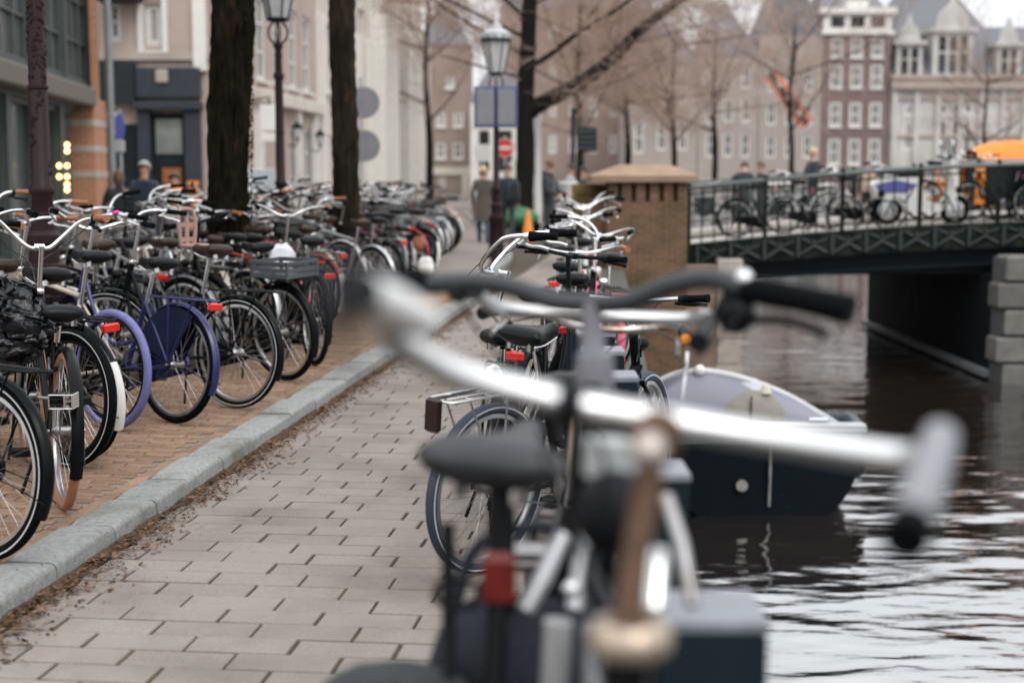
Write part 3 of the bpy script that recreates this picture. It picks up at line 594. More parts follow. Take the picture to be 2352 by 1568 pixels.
obj('cap', MB().add([(-a-.1,-.12,zc),(a,-.12,zc),(a,1.65,zc),(-a-.1,1.65,zc),(-a-.1,-.12,zc+.1),(a,-.12,zc+.1),(a,1.65,zc+.1),(-a-.1,1.65,zc+.1),(-a+.42,.35,zc+.29),(a-.42,.35,zc+.29),(a-.42,1.2,zc+.29),(-a+.42,1.2,zc+.29)], [(3,2,1,0),(0,1,5,4),(1,2,6,5),(2,3,7,6),(3,0,4,7),(4,5,9,8),(5,6,10,9),(6,7,11,10),(7,4,8,11),(8,9,10,11)]), ms, pil, smooth=False)
wl = thing('mossy_stepped_wall', 'low mossy brick wall with stepped courses left of the brick pillar', 'wall', (pt(1358,450,25.2).x, 25.2, 0))
for k in range(7): obj('brick_course', MB().box((.03*k*0, .3, .1+k*.2), (.72-.012*k, .5-.03*(k % 2), .19), bev=.012), mat('mossy_course', (.20,.13,.05), .9, var=.3, scale=5, col2=(.12,.12,.03), fac2=.7, s2=4), wl, smooth=False)
# ------------------------------------------------------------------ bicycles
m_brgrip = mat('brown_leather', (.33,.125,.055), .5, var=.2, scale=30, bump=.15, bscale=120)
m_brsad = mat('dark_brown_leather', (.035,.021,.016), .42, spec=.2, var=.25, scale=20)
m_blacks = mat('black_saddle_vinyl', (.009,.010,.011), .34, var=.2, scale=15, spec=.14, bump=.06, bscale=90)
m_red = mat('red_reflector', (.62,.02,.012), .25, var=.25, scale=60, spec=.7)
m_amber = mat('amber_reflector', (.75,.25,.02), .25, var=.2)
m_blue = mat('cobalt_frame_paint', (.013,.017,.095), .35, var=.2, coat=.2)
m_lav = mat('lavender_tyre', (.15,.15,.35), .7, var=.15, scale=20, bump=.2, bscale=150)
m_tan = mat('tan_tyre', (.40,.185,.095), .75, var=.18, scale=30, bump=.4, bscale=90)
m_bluetyre = mat('blue_black_tyre', (.03,.04,.065), .7, var=.2, bump=.3, bscale=120)
m_silv = mat('silver_frame_paint', (.50,.51,.52), .32, metal=.6, var=.1, coat=.2)
m_greyf = mat('grey_frame_paint', (.20,.205,.215), .4, metal=.3, var=.15)
m_whitef = mat('white_frame_paint', (.70,.69,.66), .4, var=.1, col2=(.35,.2,.12), fac2=.35, s2=14, lo=.6, hi=.7)
m_greenf = mat('dark_green_frame_paint', (.015,.045,.035), .35, var=.15, coat=.2)
m_redf = mat('red_frame_paint', (.36,.03,.02), .35, var=.15, coat=.2)
m_beige = mat('beige_frame_paint', (.50,.43,.36), .4, var=.12)
m_pinkp = mat('magenta_plastic', (.70,.02,.30), .4, var=.1)
m_reflec = mat('reflective_strip', (.55,.56,.56), .5, var=.08)
m_lens = mat('lamp_lens', (.65,.67,.68), .12, spec=.8, var=.15)
m_cable = mat('black_cable', (.012,.012,.013), .45)

def k_tyre(R, w):
    def f():
        mb = MB(); rr = w/2
        return mb.grid(lambda u, v: ((R-rr+rr*1.05*cos(2*pi*v))*cos(2*pi*u), rr*sin(2*pi*v), (R-rr+rr*1.05*cos(2*pi*v))*sin(2*pi*u)), 60, 10, True, True)
    return f
def ring(prof, n=60):
    return lambda: MB().grid(lambda u, v: (prof[int(round(v*len(prof))) % len(prof)][0]*cos(2*pi*u), prof[int(round(v*len(prof))) % len(prof)][1], prof[int(round(v*len(prof))) % len(prof)][0]*sin(2*pi*u)), n, len(prof), True, True)
def k_spokes(R, n=32, flange=.024):
    def f():
        mb = MB()
        for i in range(n):
            a = 2*pi*i/n; sd = 1 if i % 2 else -1; b = a+sd*(.62 if (i//2) % 2 else -.62)
            mb.tube([(flange*cos(b), .03*sd, flange*sin(b)), ((R-.05)*cos(a), .003*sd, (R-.05)*sin(a))], .0011, 3, cap=False)
        return mb
    return f
def k_fender(R, a0, a1, w=.052):
    def f():
        n = 30; prof = []
        for k in range(6): t = -1+2*k/5; prof.append((R+.018-.014*t*t, w/2*t))
        for k in range(5,-1,-1): t = -1+2*k/5; prof.append((R+.0155-.014*t*t, w/2*t*.97))
        mb = MB(); K = len(prof)
        mb.grid(lambda u, v: (prof[int(round(v*K)) % K][0]*cos(a0+(a1-a0)*u), prof[int(round(v*K)) % K][1], prof[int(round(v*K)) % K][0]*sin(a0+(a1-a0)*u)), n, K, False, True)
        mb.f.append(tuple(range(K))); mb.f.append(tuple((n-1)*K+j for j in range(K-1,-1,-1))); return mb
    return f
def k_saddle(L=.27, w=.2, h=.075):
    def f():
        st = [(-.5,.55,.1),(-.47,.85,.55),(-.4,1,.85),(-.28,.98,.96),(-.12,.7,.86),(.05,.42,.78),(.22,.27,.78),(.38,.21,.8),(.46,.17,.66),(.5,.09,.3)]
        def fn(u, v):
            k = u*(len(st)-1); i = min(len(st)-2, int(k)); t = k-i; a = [st[i][q]*(1-t)+st[i+1][q]*t for q in range(3)]
            an = 2*pi*v; c, s = cos(an), sin(an); z = s*h*a[2]*(.55 if s > 0 else .62)
            wide = a[1]*w/2*(1 if s > -.2 else 1-.25*(-s-.2))
            return (a[0]*L, c*wide*(abs(c)**-.25 if abs(c) > .05 else 1), z*(abs(s)**-.2 if abs(s) > .05 else 1)+.012*max(0,-a[0])+(.006 if a[0] > .3 else 0))
        mb = MB().grid(fn, 22, 16, False, True); mb.f.append(tuple(range(16))); mb.f.append(tuple(21*16+j for j in range(15,-1,-1))); return mb
    return f
BARS = {   # half of each handlebar: x forward, y left, z up from the clamp
 'oma':   [(0,0,0),(.012,.05,.004),(.035,.12,.035),(.02,.20,.07),(-.03,.262,.082),(-.09,.285,.078),(-.24,.305,.062)],
 'north': [(0,0,0),(.03,.06,.0),(.05,.14,.012),(.02,.215,.03),(-.06,.26,.035),(-.22,.285,.03)],
 'flat':  [(0,0,0),(.0,.1,.004),(-.006,.2,.012),(-.03,.33,.02)],
 'riser': [(0,0,0),(0,.05,.002),(.004,.12,.035),(-.01,.19,.052),(-.03,.26,.05),(-.06,.335,.045)],
 'swept': [(0,0,0),(.03,.035,0),(.05,.10,.015),(.03,.165,.06),(-.04,.215,.14),(-.12,.235,.185),(-.33,.24,.195)],
 'tall':  [(0,0,0),(.0,.05,.0),(.01,.12,.06),(.0,.19,.125),(-.05,.25,.15),(-.2,.275,.152)],
}
def k_bar(kind, r=.0112):
    def f():
        h = BARS[kind]; full = [(p[0],-p[1],p[2]) for p in h[:0:-1]]+h; return MB().tube(spline(full, 5), r, 10)
    return f
def k_grip(kind, s, fancy=0):
    def f():
        h = BARS[kind]; a, b = Vector(h[-2]), Vector(h[-1]); a.y *= s; b.y *= s; d = (b-a).normalized(); L = (b-a).length; g = b-d*min(.125, L*.95)
        rs = [.0165,.0175,.016,.0155,.0165,.019] if not fancy else [.024,.024,.0195,.019,.0175,.018,.0195]
        return MB().tube([g.lerp(b+d*.006, i/(len(rs)-1)) for i in range(len(rs))], rs, 12)
    return f
def k_lever(kind, s):
    def f():
        h = BARS[kind]; a, b = Vector(h[-2]), Vector(h[-1]); a.y *= s; b.y *= s; d = (b-a).normalized(); L = (b-a).length; g = b-d*min(.15, L*.98); dn = Vector((.35 if abs(d.x) < .5 else 0, -s*.25, -1)).normalized()
        if abs(d.y) > .5: dn = Vector((.8,0,-.55)).normalized()
        mb = MB().tube([g+d*.0, g+d*.022], .0175, 10)
        mb.tube([g+d*.01+dn*.012, g+dn*.034-d*.012], [.011,.013], 8).tube([g+dn*.034-d*.03, g+dn*.036+d*.01], .008, 6)
        mb.tube(spline([g+dn*.034, g+dn*.046+d*.03, g+dn*.05+d*.075, g+dn*.062+d*.115], 3), [.0065]*9+[.008], 6, sq=1.5); return mb
    return f
def bent(P, r, n=10, k=5): return MB().tube(spline(P, k), r, n)

class Bike: pass
def bike(label, pos, heading, lean=0., group=None, frame='oma', fm=None, R=.345, tyre=None, tw=.042, rim=None, bar='oma', barm=None, grip=None, gfancy=0, saddle=None, sw=.2, hb=1.10, sh=.94,
         steer=0., fend=None, ffend=True, wfend=False, rack=True, rackm=None, tail=True, stripe=False, case=True, spokes=True, bell=None, lamp=True, crate=None, guard=None, lite=False, stand=True,
         pos_is='rear', levers=True, name='bicycle', seatpost=None, basket=None, lock=False, twist=0., barlocal=None, nolabel=False, basetilt=0., refl=False):
    """Builds one bicycle. pos = rear-wheel contact point, heading = compass angle of travel measured from +X."""
    fm = fm or m_black; tyre = tyre or m_rubber; rim = rim or m_alu; barm = barm or m_chrome; grip = grip or m_rubber; saddle = saddle or m_blacks; fend = fend if fend is not None else fm; rackm = rackm or m_black
    hb_ = hb
    t = thing(name, label, 'bicycle', pos, 0, group); t.rotation_euler = (Matrix.Rotation(heading, 3, 'Z') @ Matrix.Rotation(lean, 3, 'X') @ Matrix.Rotation(basetilt, 3, 'Y')).to_euler()
    hx = 1.10; hub = Vector((0,0,R)); fh = Vector((hx,0,R)); bb = Vector((.46,0,.29)); ht = Vector((.915,0,.885)); hl = Vector((.975,0,.66)); st = Vector((.30,0,.73))
    T = Matrix.Translation
    def wheel(M, front):
        w = obj('wheel', ring([(R-tw*.95,.011),(R-tw*.95,-.011),(R-tw*.95-.016,-.012),(R-tw*.95-.02,0),(R-tw*.95-.016,.012)]), rim, t, key='rim%.3f%.3f' % (R,tw), M=M)
        obj('tyre', k_tyre(R, tw), tyre, w, key='tyre%.3f%.3f' % (R,tw))
        if spokes: obj('spokes', k_spokes(R), m_spoke, w, key='spokes%.3f' % R)
        obj('hub', lambda: MB().lathe([(.012,-.06),(.014,-.05),(.03,-.036),(.03,-.03),(.02,-.02),(.02,.02),(.03,.03),(.03,.036),(.014,.05),(.012,.06)], axis='y', n=14), m_alud, w, key='hub')
        if stripe: obj('reflective_stripe', lambda: MB().join(ring([(R-.016,-tw*.475),(R-.013,-tw*.49),(R-.019,-tw*.49)], 60)()).join(ring([(R-.016,tw*.475),(R-.013,tw*.49),(R-.019,tw*.49)], 60)()), m_reflec, w, key='stripe%.3f%.3f' % (R,tw))
        return w
    wheel(T(hub), False)
    # frame
    def k_frame():
        mb = MB()
        if frame == 'oma':
            mb.join(bent([hl+Vector((-.01,0,.04)), (.86,0,.44), (.66,0,.325), bb], .0165)).join(bent([ht+Vector((.012,0,-.05)), (.80,0,.60), (.62,0,.43), (.385,0,.46)], .013))
        elif frame == 'diamond':
            mb.tube([hl+Vector((-.005,0,.03)), bb], .018, 12).tube([ht+Vector((.01,0,-.03)), st+Vector((.01,0,.02))], .0145, 12)
        elif frame == 'mixte':
            mb.tube([hl+Vector((-.005,0,.03)), bb], .019, 12)
            mb.tube([ht+Vector((.01,0,-.05)), (.35,0,.55)], .014, 12)
        elif frame == 'low':
            mb.join(bent([hl+Vector((-.005,0,.06)), (.83,0,.50), (.62,0,.38), bb], .026))
        mb.tube([bb, st+(Vector((-.045,0,.12)) if frame == 'low' else Vector((0,0,0)))], .0155, 12)
        mb.tube([hl, ht], .0205, 14).lathe([(.024,-.04),(.024,.04)], c=bb, axis='y', n=14)
        for s in (1,-1):
            mb.tube([bb+Vector((-.02,.03*s,0)), (.2,.05*s,.305), hub+Vector((0,.062*s,0))], .0095, 8).tube([st+Vector((0,.015*s,-.03)), hub+Vector((.0,.062*s,0))], .0075, 8)
            mb.box(hub+Vector((0,.062*s,0)), (.04,.006,.035))
        return mb
    obj('frame', k_frame, fm, t, key='frame_'+frame+'%.3f' % R)
    obj('axle_nuts', lambda: MB().lathe([(.009,-.085),(.009,.085)], c=hub, axis='y', n=8), m_alud, t, key='axle%.3f' % R)
    # saddle and post
    sp = Vector((st.x-.05, 0, sh))
    obj('seat_post', MB().tube([st+Vector((.0,0,-.04)), sp+Vector((.0,0,-.055))], .0135, 12), seatpost or m_chrome, t, key='post%.3f' % sh)
    so_ = obj('saddle', k_saddle(.27, sw), saddle, t, key='saddle%.2f' % sw, M=T(sp))
    if not lite:
        def k_rails():
            mb = MB()
            for s in (1,-1): mb.join(bent([(.11,.02*s,-.018),(.03,.022*s,-.045),(-.06,.03*s,-.045),(-.115,.06*s,-.02)], .0035, 6, 3)).lathe([(.016,0),(.016,.028)], c=(-.095,.05*s,-.052), n=8)
            return mb
        obj('saddle_springs', k_rails, m_chrome, so_, key='rails')
    # cranks
    def k_crank():
        mb = MB().lathe([(.015,-.055),(.015,.055)], c=bb, axis='y', n=10).lathe([(.092,-.047),(.098,-.045),(.098,-.042),(.092,-.040)], c=bb, axis='y', n=28, cap=True)
        for s in (1,-1): mb.tube([bb+Vector((0,.058*s,0)), bb+Vector((.10*s,.068*s,-.135*s))], [.011,.008], 8)
        return mb
    cr = obj('crank', k_crank, m_alud, t, key='crank')
    if not lite:
        for s in (1,-1):
            obj('pedal', lambda: MB().box((0,0,.012), (.085,.085,.008), bev=.002).box((0,0,-.012), (.085,.085,.008), bev=.002).box((.038,0,0), (.008,.085,.02)).box((-.038,0,0), (.008,.085,.02)).box((0,.039,0),(.085,.007,.026)).tube([(0,-.05,0),(0,.05,0)], .008, 8), m_blackm, cr, key='pedal', M=T(bb+Vector((.10*s,.115*s,-.135*s))))
    if case: obj('chain_case', lambda: MB().prism([(.46+.12*cos(a), .29+.12*sin(a)) for a in [-pi/2+pi*i/10 for i in range(11)]]+[(.04*cos(a), R+.055*sin(a)) for a in [pi/2+pi*i/8 for i in range(9)]], .022, Matrix(((1,0,0,0),(0,0,1,-.066),(0,1,0,0),(0,0,0,1)))), m_black if fm is not m_blue else m_blue, t, key='case%.3f' % R)
    else: obj('chain', lambda: MB().beam(bb+Vector((0,-.044,.095)), hub+Vector((0,-.044,.035)), .008, .006).beam(bb+Vector((0,-.044,-.095)), hub+Vector((0,-.044,-.035)), .008, .006), m_alud, t, key='chain%.3f' % R)
    # rear mudguard, stays, rack
    if fend:
        rf = obj('mudguard', k_fender(R+.006, radians(58), radians(205)), fend, t, key='rfend%.3f' % R, M=T(hub))
        obj('mudguard_stay', lambda: MB().join(bent([(0,.065,R),(-.2,.05,R-.03),(-R-.02,.027,R-.09)], .0028, 5, 3)).join(bent([(0,-.065,R),(-.2,-.05,R-.03),(-R-.02,-.027,R-.09)], .0028, 5, 3)), m_black, t, key='stay%.3f' % R)
        if wfend: obj('white_mudguard_tip', k_fender(R+.0085, radians(150), radians(206), .056), m_whitef, rf, key='wfend%.3f' % R)
        else:
            obj('mudguard_reflector', lambda: MB().lathe([(.002,0),(.02,.002),(.02,.012)], axis='x', n=14, c=(-R-.036,0,.0)), m_red, rf, key='mref%.3f' % R) if refl else None
    if rack:
        zr = R*2+.045
        def k_rack():
            mb = MB()
            for s in (1,-1):
                mb.join(bent([(.22,.04*s,zr-.01),(.16,.062*s,zr),(-.1,.065*s,zr),(-.27,.062*s,zr),(-.30,.03*s,zr),(-.305,0,zr)], .0055, 8, 4))
                mb.tube([(-.2,.064*s,zr),(0,.068*s,R)], .0048, 6).tube([(.02,.064*s,zr),(0,.068*s,R)], .0048, 6)
            for x in (.14,.04,-.07,-.18): mb.tube([(x,-.063,zr),(x,.063,zr)], .004, 6)
            mb.tube([(.14,.02,zr+.004),(-.28,.02,zr+.004)], .004, 6).tube([(.14,-.02,zr+.004),(-.28,-.02,zr+.004)], .004, 6).tube([(.2,0,zr),(.31,0,zr+.01)], .006, 6)
            return mb
        rk = obj('rack', k_rack, rackm, t, key='rack%.3f' % R)
        if tail: obj('tail_light', lambda: MB().box((-.318,0,zr-.035), (.026,.09,.045), bev=.008), m_red, rk, key='tail%.3f' % R, smooth=False)
        if not lite: obj('rack_strap', lambda: MB().join(bent([(-.3,.01,zr+.008),(-.1,.012,zr+.012),(.1,.01,zr+.012),(.03,.03,zr-.2),(0,.03,R+.05)], .004, 5, 3)), m_cable, rk, key='strap%.3f' % R)
    if guard: obj('coat_guard', lambda: MB().add([q for s_ in (1,-1) for q in ([(.03*cos(a_), s_*.055, R+.03*sin(a_)) for a_ in (2.0,1.2,.4)]+[((R-.005)*cos(a_), s_*.036, R+(R-.005)*sin(a_)) for a_ in [.35+1.75*i_/10 for i_ in range(11)]])], [tuple(range(14)), tuple(range(27,13,-1))]), guard, t, key='guard%.3f' % R, smooth=False)
    if stand and not lite: obj('kickstand', lambda: MB().join(bent([bb+Vector((-.06,.04,-.02)), (.34,.09,.15), (.30,.14,.012)], .008, 8, 3)), m_black, t, key='stand')
    if lock: obj('ring_lock', lambda: MB().join(MB().tube([(R*.0+.17+.0, .055*cos(a), R+.20+.055*sin(a)) for a in [i*.5 for i in range(11)]], .011, 8)), m_blackm, t, key='lock%.3f' % R)
    # steered parts
    hd = (ht-hl).normalized(); S = T(ht) @ Matrix.Rotation(steer, 4, hd) @ T(-ht)
    wheel(S @ T(fh), True)
    def k_fork():
        mb = MB()
        for s in (1,-1): mb.join(bent([hl+Vector((.004,.03*s,-.03)), (1.01,.05*s,.55), (1.045,.055*s,.43), fh+Vector((0,.056*s,0))], .0095, 8, 4))
        mb.box(hl+Vector((.004,0,-.022)), (.03,.08,.026), bev=.006); return mb
    fk = obj('fork', k_fork, fm if fm is not m_whitef else m_whitef, t, key='fork%.3f' % R, M=S)
    if ffend and fend: obj('front_mudguard', k_fender(R+.006, radians(-12), radians(128)), fend, t, key='ffend%.3f' % R, M=S @ T(fh))
    top = ht+hd*((hb-ht.z)/hd.z); clamp = top+Vector((.055,0,.0))
    def k_stem(): return MB().tube([ht+hd*-.02, top+hd*.01], .0125, 12).tube([top+hd*-.005, clamp], [.0145,.015], 10).tube([clamp+Vector((0,-.024,0)), clamp+Vector((0,.024,0))], .0185, 12).lathe([(.024,-.016),(.026,-.01),(.026,.0),(.022,.008)], c=ht+Vector((0,0,.006)), n=14)
    if bar is None: return t
    hbo = obj('handlebar', k_bar(bar), barm, t, key='bar_'+bar, M=S @ T(top) @ Matrix.Rotation(twist, 4, 'Z') @ T(clamp-top))
    obj('stem', k_stem, barm, hbo, key='stem%.3f' % hb).matrix_local = T(-clamp)
    for s in (1,-1):
        obj('grip', k_grip(bar, s, gfancy), grip, hbo, key='grip_%s%d%d' % (bar,s,gfancy))
        if levers: obj('brake_lever', k_lever(bar, s), m_blackm if bar in ('flat','riser','tall') else m_alu, hbo, key='lev_%s%d' % (bar,s))
        if not lite and levers:
            def k_cab(s=s):
                h = BARS[bar]; q = Vector(h[-2]); q.y *= s; return bent([q+Vector((.03,-.02*s,-.04)), Vector((.10,q.y*.55,-.0)), Vector((.10,.02*s,-.09)), Vector((-.03,.02*s,-.26))], .0025, 5, 4)
            obj('brake_cable', k_cab, m_cable, hbo, key='cab_%s%d' % (bar,s))
    if bell:
        h = BARS[bar]; q = Vector(h[2]).lerp(Vector(h[3]), .6)
        obj('bell', lambda: MB().lathe([(.001,.03),(.012,.029),(.022,.023),(.027,.012),(.028,0),(.02,-.004)], n=16), bell, hbo, key='bell', M=T(Vector((q.x,q.y,q.z+.016))))
    if lamp: obj('headlamp', lambda: MB().lathe([(.004,-.04),(.02,-.03),(.03,0),(.032,.012),(.03,.014)], axis='x', n=16).box((-.01,0,-.035),(.012,.012,.04)), m_black if not lite else m_chrome, t, key='lamp', M=S @ T((1.03,0,.80)))
    if crate:
        cm, w_, l_, h_ = crate; z = R*2+.055
        def k_crate():
            mb = MB().box((0,0,.006), (l_,w_,.01))
            for s in (1,-1):
                for zz in (.02,h_*.5,h_-.015): mb.box((0,s*w_/2,zz), (l_,.008,h_*.22)).box((s*l_/2,0,zz), (.008,w_,h_*.22))
                for q in (1,-1): mb.box((s*(l_/2-.004), q*(w_/2-.004), h_/2), (.02,.02,h_))
            mb.box((0,w_/2+.004,h_-.01),(l_+.02,.012,.02)).box((0,-w_/2-.004,h_-.01),(l_+.02,.012,.02)).box((l_/2+.004,0,h_-.01),(.012,w_+.02,.02)).box((-l_/2-.004,0,h_-.01),(.012,w_+.02,.02)); return mb
        obj('crate', k_crate, cm, t, M=T((-.06,0,z)), smooth=False)
    if basket:
        def k_basket():
            mb = MB()
            for z, e in ((0,.12),(.11,.14),(.22,.16)): mb.tube([(sx*e*1.15, sy*e, z) for sx, sy in ((1,1),(1,-1),(-1,-1),(-1,1))], .004, 6, closed=True)
            for i in range(9):
                q = -1+2*i/8
                for s in (1,-1): mb.tube([(q*.138,s*.12,0),(q*.184,s*.16,.22)], .0022, 4).tube([(s*.138,q*.12,0),(s*.184,q*.16,.22)], .0022, 4)
                mb.tube([(q*.138,-.12,0),(q*.138,.12,0)], .0022, 4)
            return mb
        obj('basket', k_basket, basket, t, key='basket', M=S @ T((1.18,0,.83)))
    return t
def hd(dx, dy): return atan2(dy, dx)
PZ = .087
def free(name, mb, m, t, **kw):       # a part given in world coordinates, parented to a thing
    o = obj(name, mb, m, t, **kw); o.matrix_parent_inverse = t.matrix_basis.inverted(); return o
def rear(px, py, z=PZ): p = gp(px, py, z); return (p.x, p.y, z)

G1 = 'bicycles in the left row nearest the camera'
bike('black bicycle at the bottom left corner with a thin white line on its tyre', rear(-42,1285), hd(-.857,.515), lean=radians(5), group=G1, frame='oma', tw=.05, stripe=True, hb=1.16, steer=.2, tail=False, lock=True)
bike2 = bike('bicycle with tan tyres and brown leather grips in the left row', rear(146,1168), hd(-.43,.90), lean=radians(3), group=G1, frame='diamond', fm=m_black, tyre=m_tan, bar='tall', barm=m_chrome, grip=m_brgrip, hb=1.10, steer=.06, rack=False, sh=.84, lock=True)
bike('bicycle with a fat bare black tyre left of the white tipped mudguard', rear(158,1071), hd(-.81,.59), lean=radians(4), group=G1, frame='diamond', fm=m_greyf, tw=.055, fend=False, rack=False, bar='riser', barm=m_blackm, hb=1.14, steer=.25, stripe=True, rim=m_blackm, sh=.95)
bike('black bicycle with a white mudguard tip and red tail light on its rack', rear(190,1052), hd(-.79,.61), lean=radians(-3), group=G1, frame='oma', wfend=True, bar='oma', hb=1.20, steer=-.5, rackm=m_black)
bike('bicycle with lavender tyres beside the cobalt blue one', rear(256,985), hd(-.79,.61), lean=radians(3), group=G1, frame='diamond', fm=m_beige, tyre=m_lav, tw=.046, fend=False, rack=False, bar='north', hb=1.14, steer=.4, rim=m_blackm, grip=m_brgrip, sh=.98)
bike('cobalt blue bicycle with solid coat guards and blue rack', rear(400,971), hd(-.79,.615), lean=radians(5), group=G1, frame='oma', fm=m_blue, fend=m_blue, rackm=m_blue, guard=mat('dark_navy_guard', (.006,.008,.035), .5, spec=.2), bar='oma', hb=1.12, steer=-.3, rim=m_alud, wfend=False, sh=.93)
bike('black bicycle with brown saddle and long rack right of the blue one', rear(542,936), hd(-.865,.50), lean=radians(4), group=G1, frame='oma', bar='oma', bell=m_pinkp, saddle=m_brsad, hb=1.13, steer=.35, stripe=True, sh=.98, tail=False)
bike('black bicycle with a grey crate on its rear rack', rear(655,873), hd(-.77,.64), lean=radians(-3), group=G1, frame='oma', bar='flat', barm=m_blackm, hb=1.10, crate=(mat('grey_crate_plastic', (.075,.08,.088), .5),.28,.38,.12), steer=.2, tail=False)
bike('black bicycle with amber spoke reflectors at the end of the near left row', rear(722,838), hd(-.42,.91), lean=radians(3), group=G1, frame='oma', hb=1.12, tyre=m_rubber, basket=m_black, barm=m_alu)
q_ = pt(146,920,5.75)
pd = free('pedal', MB().box((q_.x,q_.y,q_.z+.028), (.1,.085,.006), bev=.002).box((q_.x,q_.y,q_.z-.028), (.1,.085,.006), bev=.002).box((q_.x-.047,q_.y,q_.z), (.006,.085,.05)).box((q_.x+.047,q_.y,q_.z), (.006,.085,.05)).box((q_.x+.016,q_.y,q_.z), (.008,.08,.05)), m_chrome, bike2, smooth=False)
obj('pedal_block', MB().box((q_.x-.018,q_.y,q_.z+.012), (.055,.082,.012), bev=.004).box((q_.x-.018,q_.y,q_.z-.012), (.055,.082,.012), bev=.004), m_blackm, pd, smooth=False)
obj('pedal_axle', MB().tube([(q_.x-.11,q_.y+.02,q_.z+.01),(q_.x+.04,q_.y,q_.z)], .007, 8), m_alud, pd)
# second rank of the near row, seen between the first ones
G2 = 'bicycles behind the near left row'
r = random.Random(21)
for i, (px, py, fm, bar, gm_, lab) in enumerate((
    (-120,1080,m_black,'oma',m_rubber,'black bicycle half hidden at the left edge behind the tan tyred one'),
    (60,955,m_silv,'oma',m_rubber,'silver bicycle with a tall chrome handlebar in front of the lamp post'),
    (150,900,m_whitef,'tall',m_brgrip,'white bicycle with an upright chrome handlebar and brown grips'),
    (300,880,m_black,'oma',m_brgrip,'black bicycle with brown grips behind the blue one'),
    (420,850,m_greyf,'north',m_rubber,'grey bicycle with swept bars in front of the first tree trunk'),
    (480,830,m_black,'flat',m_rubber,'black flat barred bicycle at the foot of the first tree trunk'),
    (560,822,m_silv,'oma',m_rubber,'silver bicycle standing right of the first tree trunk'),
    (640,800,m_redf,'oma',m_rubber,'dull red bicycle right of the first tree trunk'),
    (690,790,m_black,'oma',m_rubber,'black bicycle between the two tree trunks with chrome bars'))):
    p = rear(px, py); bike(lab, p, hd(-.8+r.uniform(-.15,.1), .6), lean=radians(r.uniform(-5,7)), group=G2, frame=r.choice(('oma','diamond','oma')), fm=fm, bar=bar, grip=gm_, hb=1.08+r.uniform(0,.12), steer=r.uniform(-.6,.6), barm=m_chrome if bar != 'flat' else m_blackm, lite=False, tail=False, sh=r.uniform(.9,1.0), saddle=r.choice((m_blacks,m_brsad)))
# rows further along the street
CN = {'black_paint':'black','grey_frame_paint':'grey','silver_frame_paint':'silver','white_frame_paint':'white','dark_green_frame_paint':'dark green','cobalt_frame_paint':'blue','red_frame_paint':'red','beige_frame_paint':'beige'}
ORD = ('nearest','second nearest','third nearest','fourth nearest','fifth nearest','sixth nearest','seventh nearest','eighth nearest','ninth nearest','tenth nearest','eleventh nearest','twelfth nearest')+tuple('%dth nearest' % k for k in range(13,60))
def mass(spots, group, where, seed, hs=(-.72,.68), z=PZ):
    """spots: list of (count, y0, y1, x range); every bicycle is named by its frame colour and its rank from the camera."""
    r = random.Random(seed); todo = []
    for (n, y0, y1, xr) in spots:
        for i in range(n):
            y = y0+(y1-y0)*((i+.5)/n)**1.05; todo.append((y, r.uniform(*xr(y))))
    rank = {}
    for (y, x) in sorted(todo):
        fm = r.choice((m_black,m_black,m_black,m_black,m_greyf,m_silv,m_whitef,m_greenf,m_blue,m_redf,m_beige,m_silv)); bar = r.choice(('oma','oma','north','riser','tall')); c = CN[fm.name]; k = rank.get(c, 0); rank[c] = k+1
        bike('%s %s framed bicycle %s' % (ORD[k], c, where), (x, y, z), hd(hs[0]+r.uniform(-.3,.3), hs[1]+r.uniform(-.1,.2)), lean=radians(r.uniform(-9,9)), group=group, frame=r.choice(('oma','diamond','mixte')), fm=fm, bar=bar, barm=r.choice((m_chrome,m_alu,m_alu,m_alud,m_blackm)), grip=r.choice((m_rubber,m_rubber,m_brgrip)), hb=r.uniform(1.05,1.22), steer=r.uniform(-.8,.8), lite=True, spokes=y < 20, saddle=r.choice((m_blacks,m_blacks,m_brsad)), wfend=r.random() < .3, basket=m_alu if r.random() < .15 else None, rack=r.random() < .75, rackm=r.choice((m_black,m_alu)), tail=r.random() < .15)
mass([(20, 10.6, 16.8, lambda y: (-2.9+.1*(y-11), -1.75+.06*(y-11)))], 'bicycles between the two tree trunks', 'crowded between the two near tree trunks', 31)
mass([(52, 17.2, 34, lambda y: (-3.6 if y < 24 else -2.9, -1.35)), (44, 17.8, 30, lambda y: (-2.4, -1.25))], 'bicycles massed right of the second tree', 'in the blurred mass right of the second tree', 32)
# ------------------------------------------------------------------ canal-side bicycles and the blurred ones close to the camera
def by_stem(sx, sy, dx, dy):          # rear contact of a bicycle whose stem stands at (sx, sy)
    n = sqrt(dx*dx+dy*dy); return (sx-.93*dx/n, sy-.93*dy/n, .002)
T = Matrix.Translation
GQ = 'bicycles along the canal edge'
# E: rear wheel and saddle in focus
E = bike('silver bicycle on the path with rear wheel and black saddle in focus', (-.115,5.40,.002), hd(.64,.77), lean=radians(4), group=GQ, frame='low', fm=m_black, R=.335, tyre=m_bluetyre, tw=.044, rim=m_alu, fend=False, rack=True, rackm=m_alu, tail=False, bar='flat', hb=1.0, sh=.915, sw=.21, steer=.3, case=False, lock=True, seatpost=m_chrome, stripe=True, spokes=True)
obj('rear_reflector', MB().box((-.325,0,.665), (.025,.06,.13), bev=.01), mat('smoked_red_reflector', (.016,.004,.005), .3), E, smooth=False)
obj('frame_stay', MB().join(bent([(.05,.09,.74),(.1,.1,.78),(.16,.1,.76),(.2,.09,.6)], .009)), m_whitef, E)
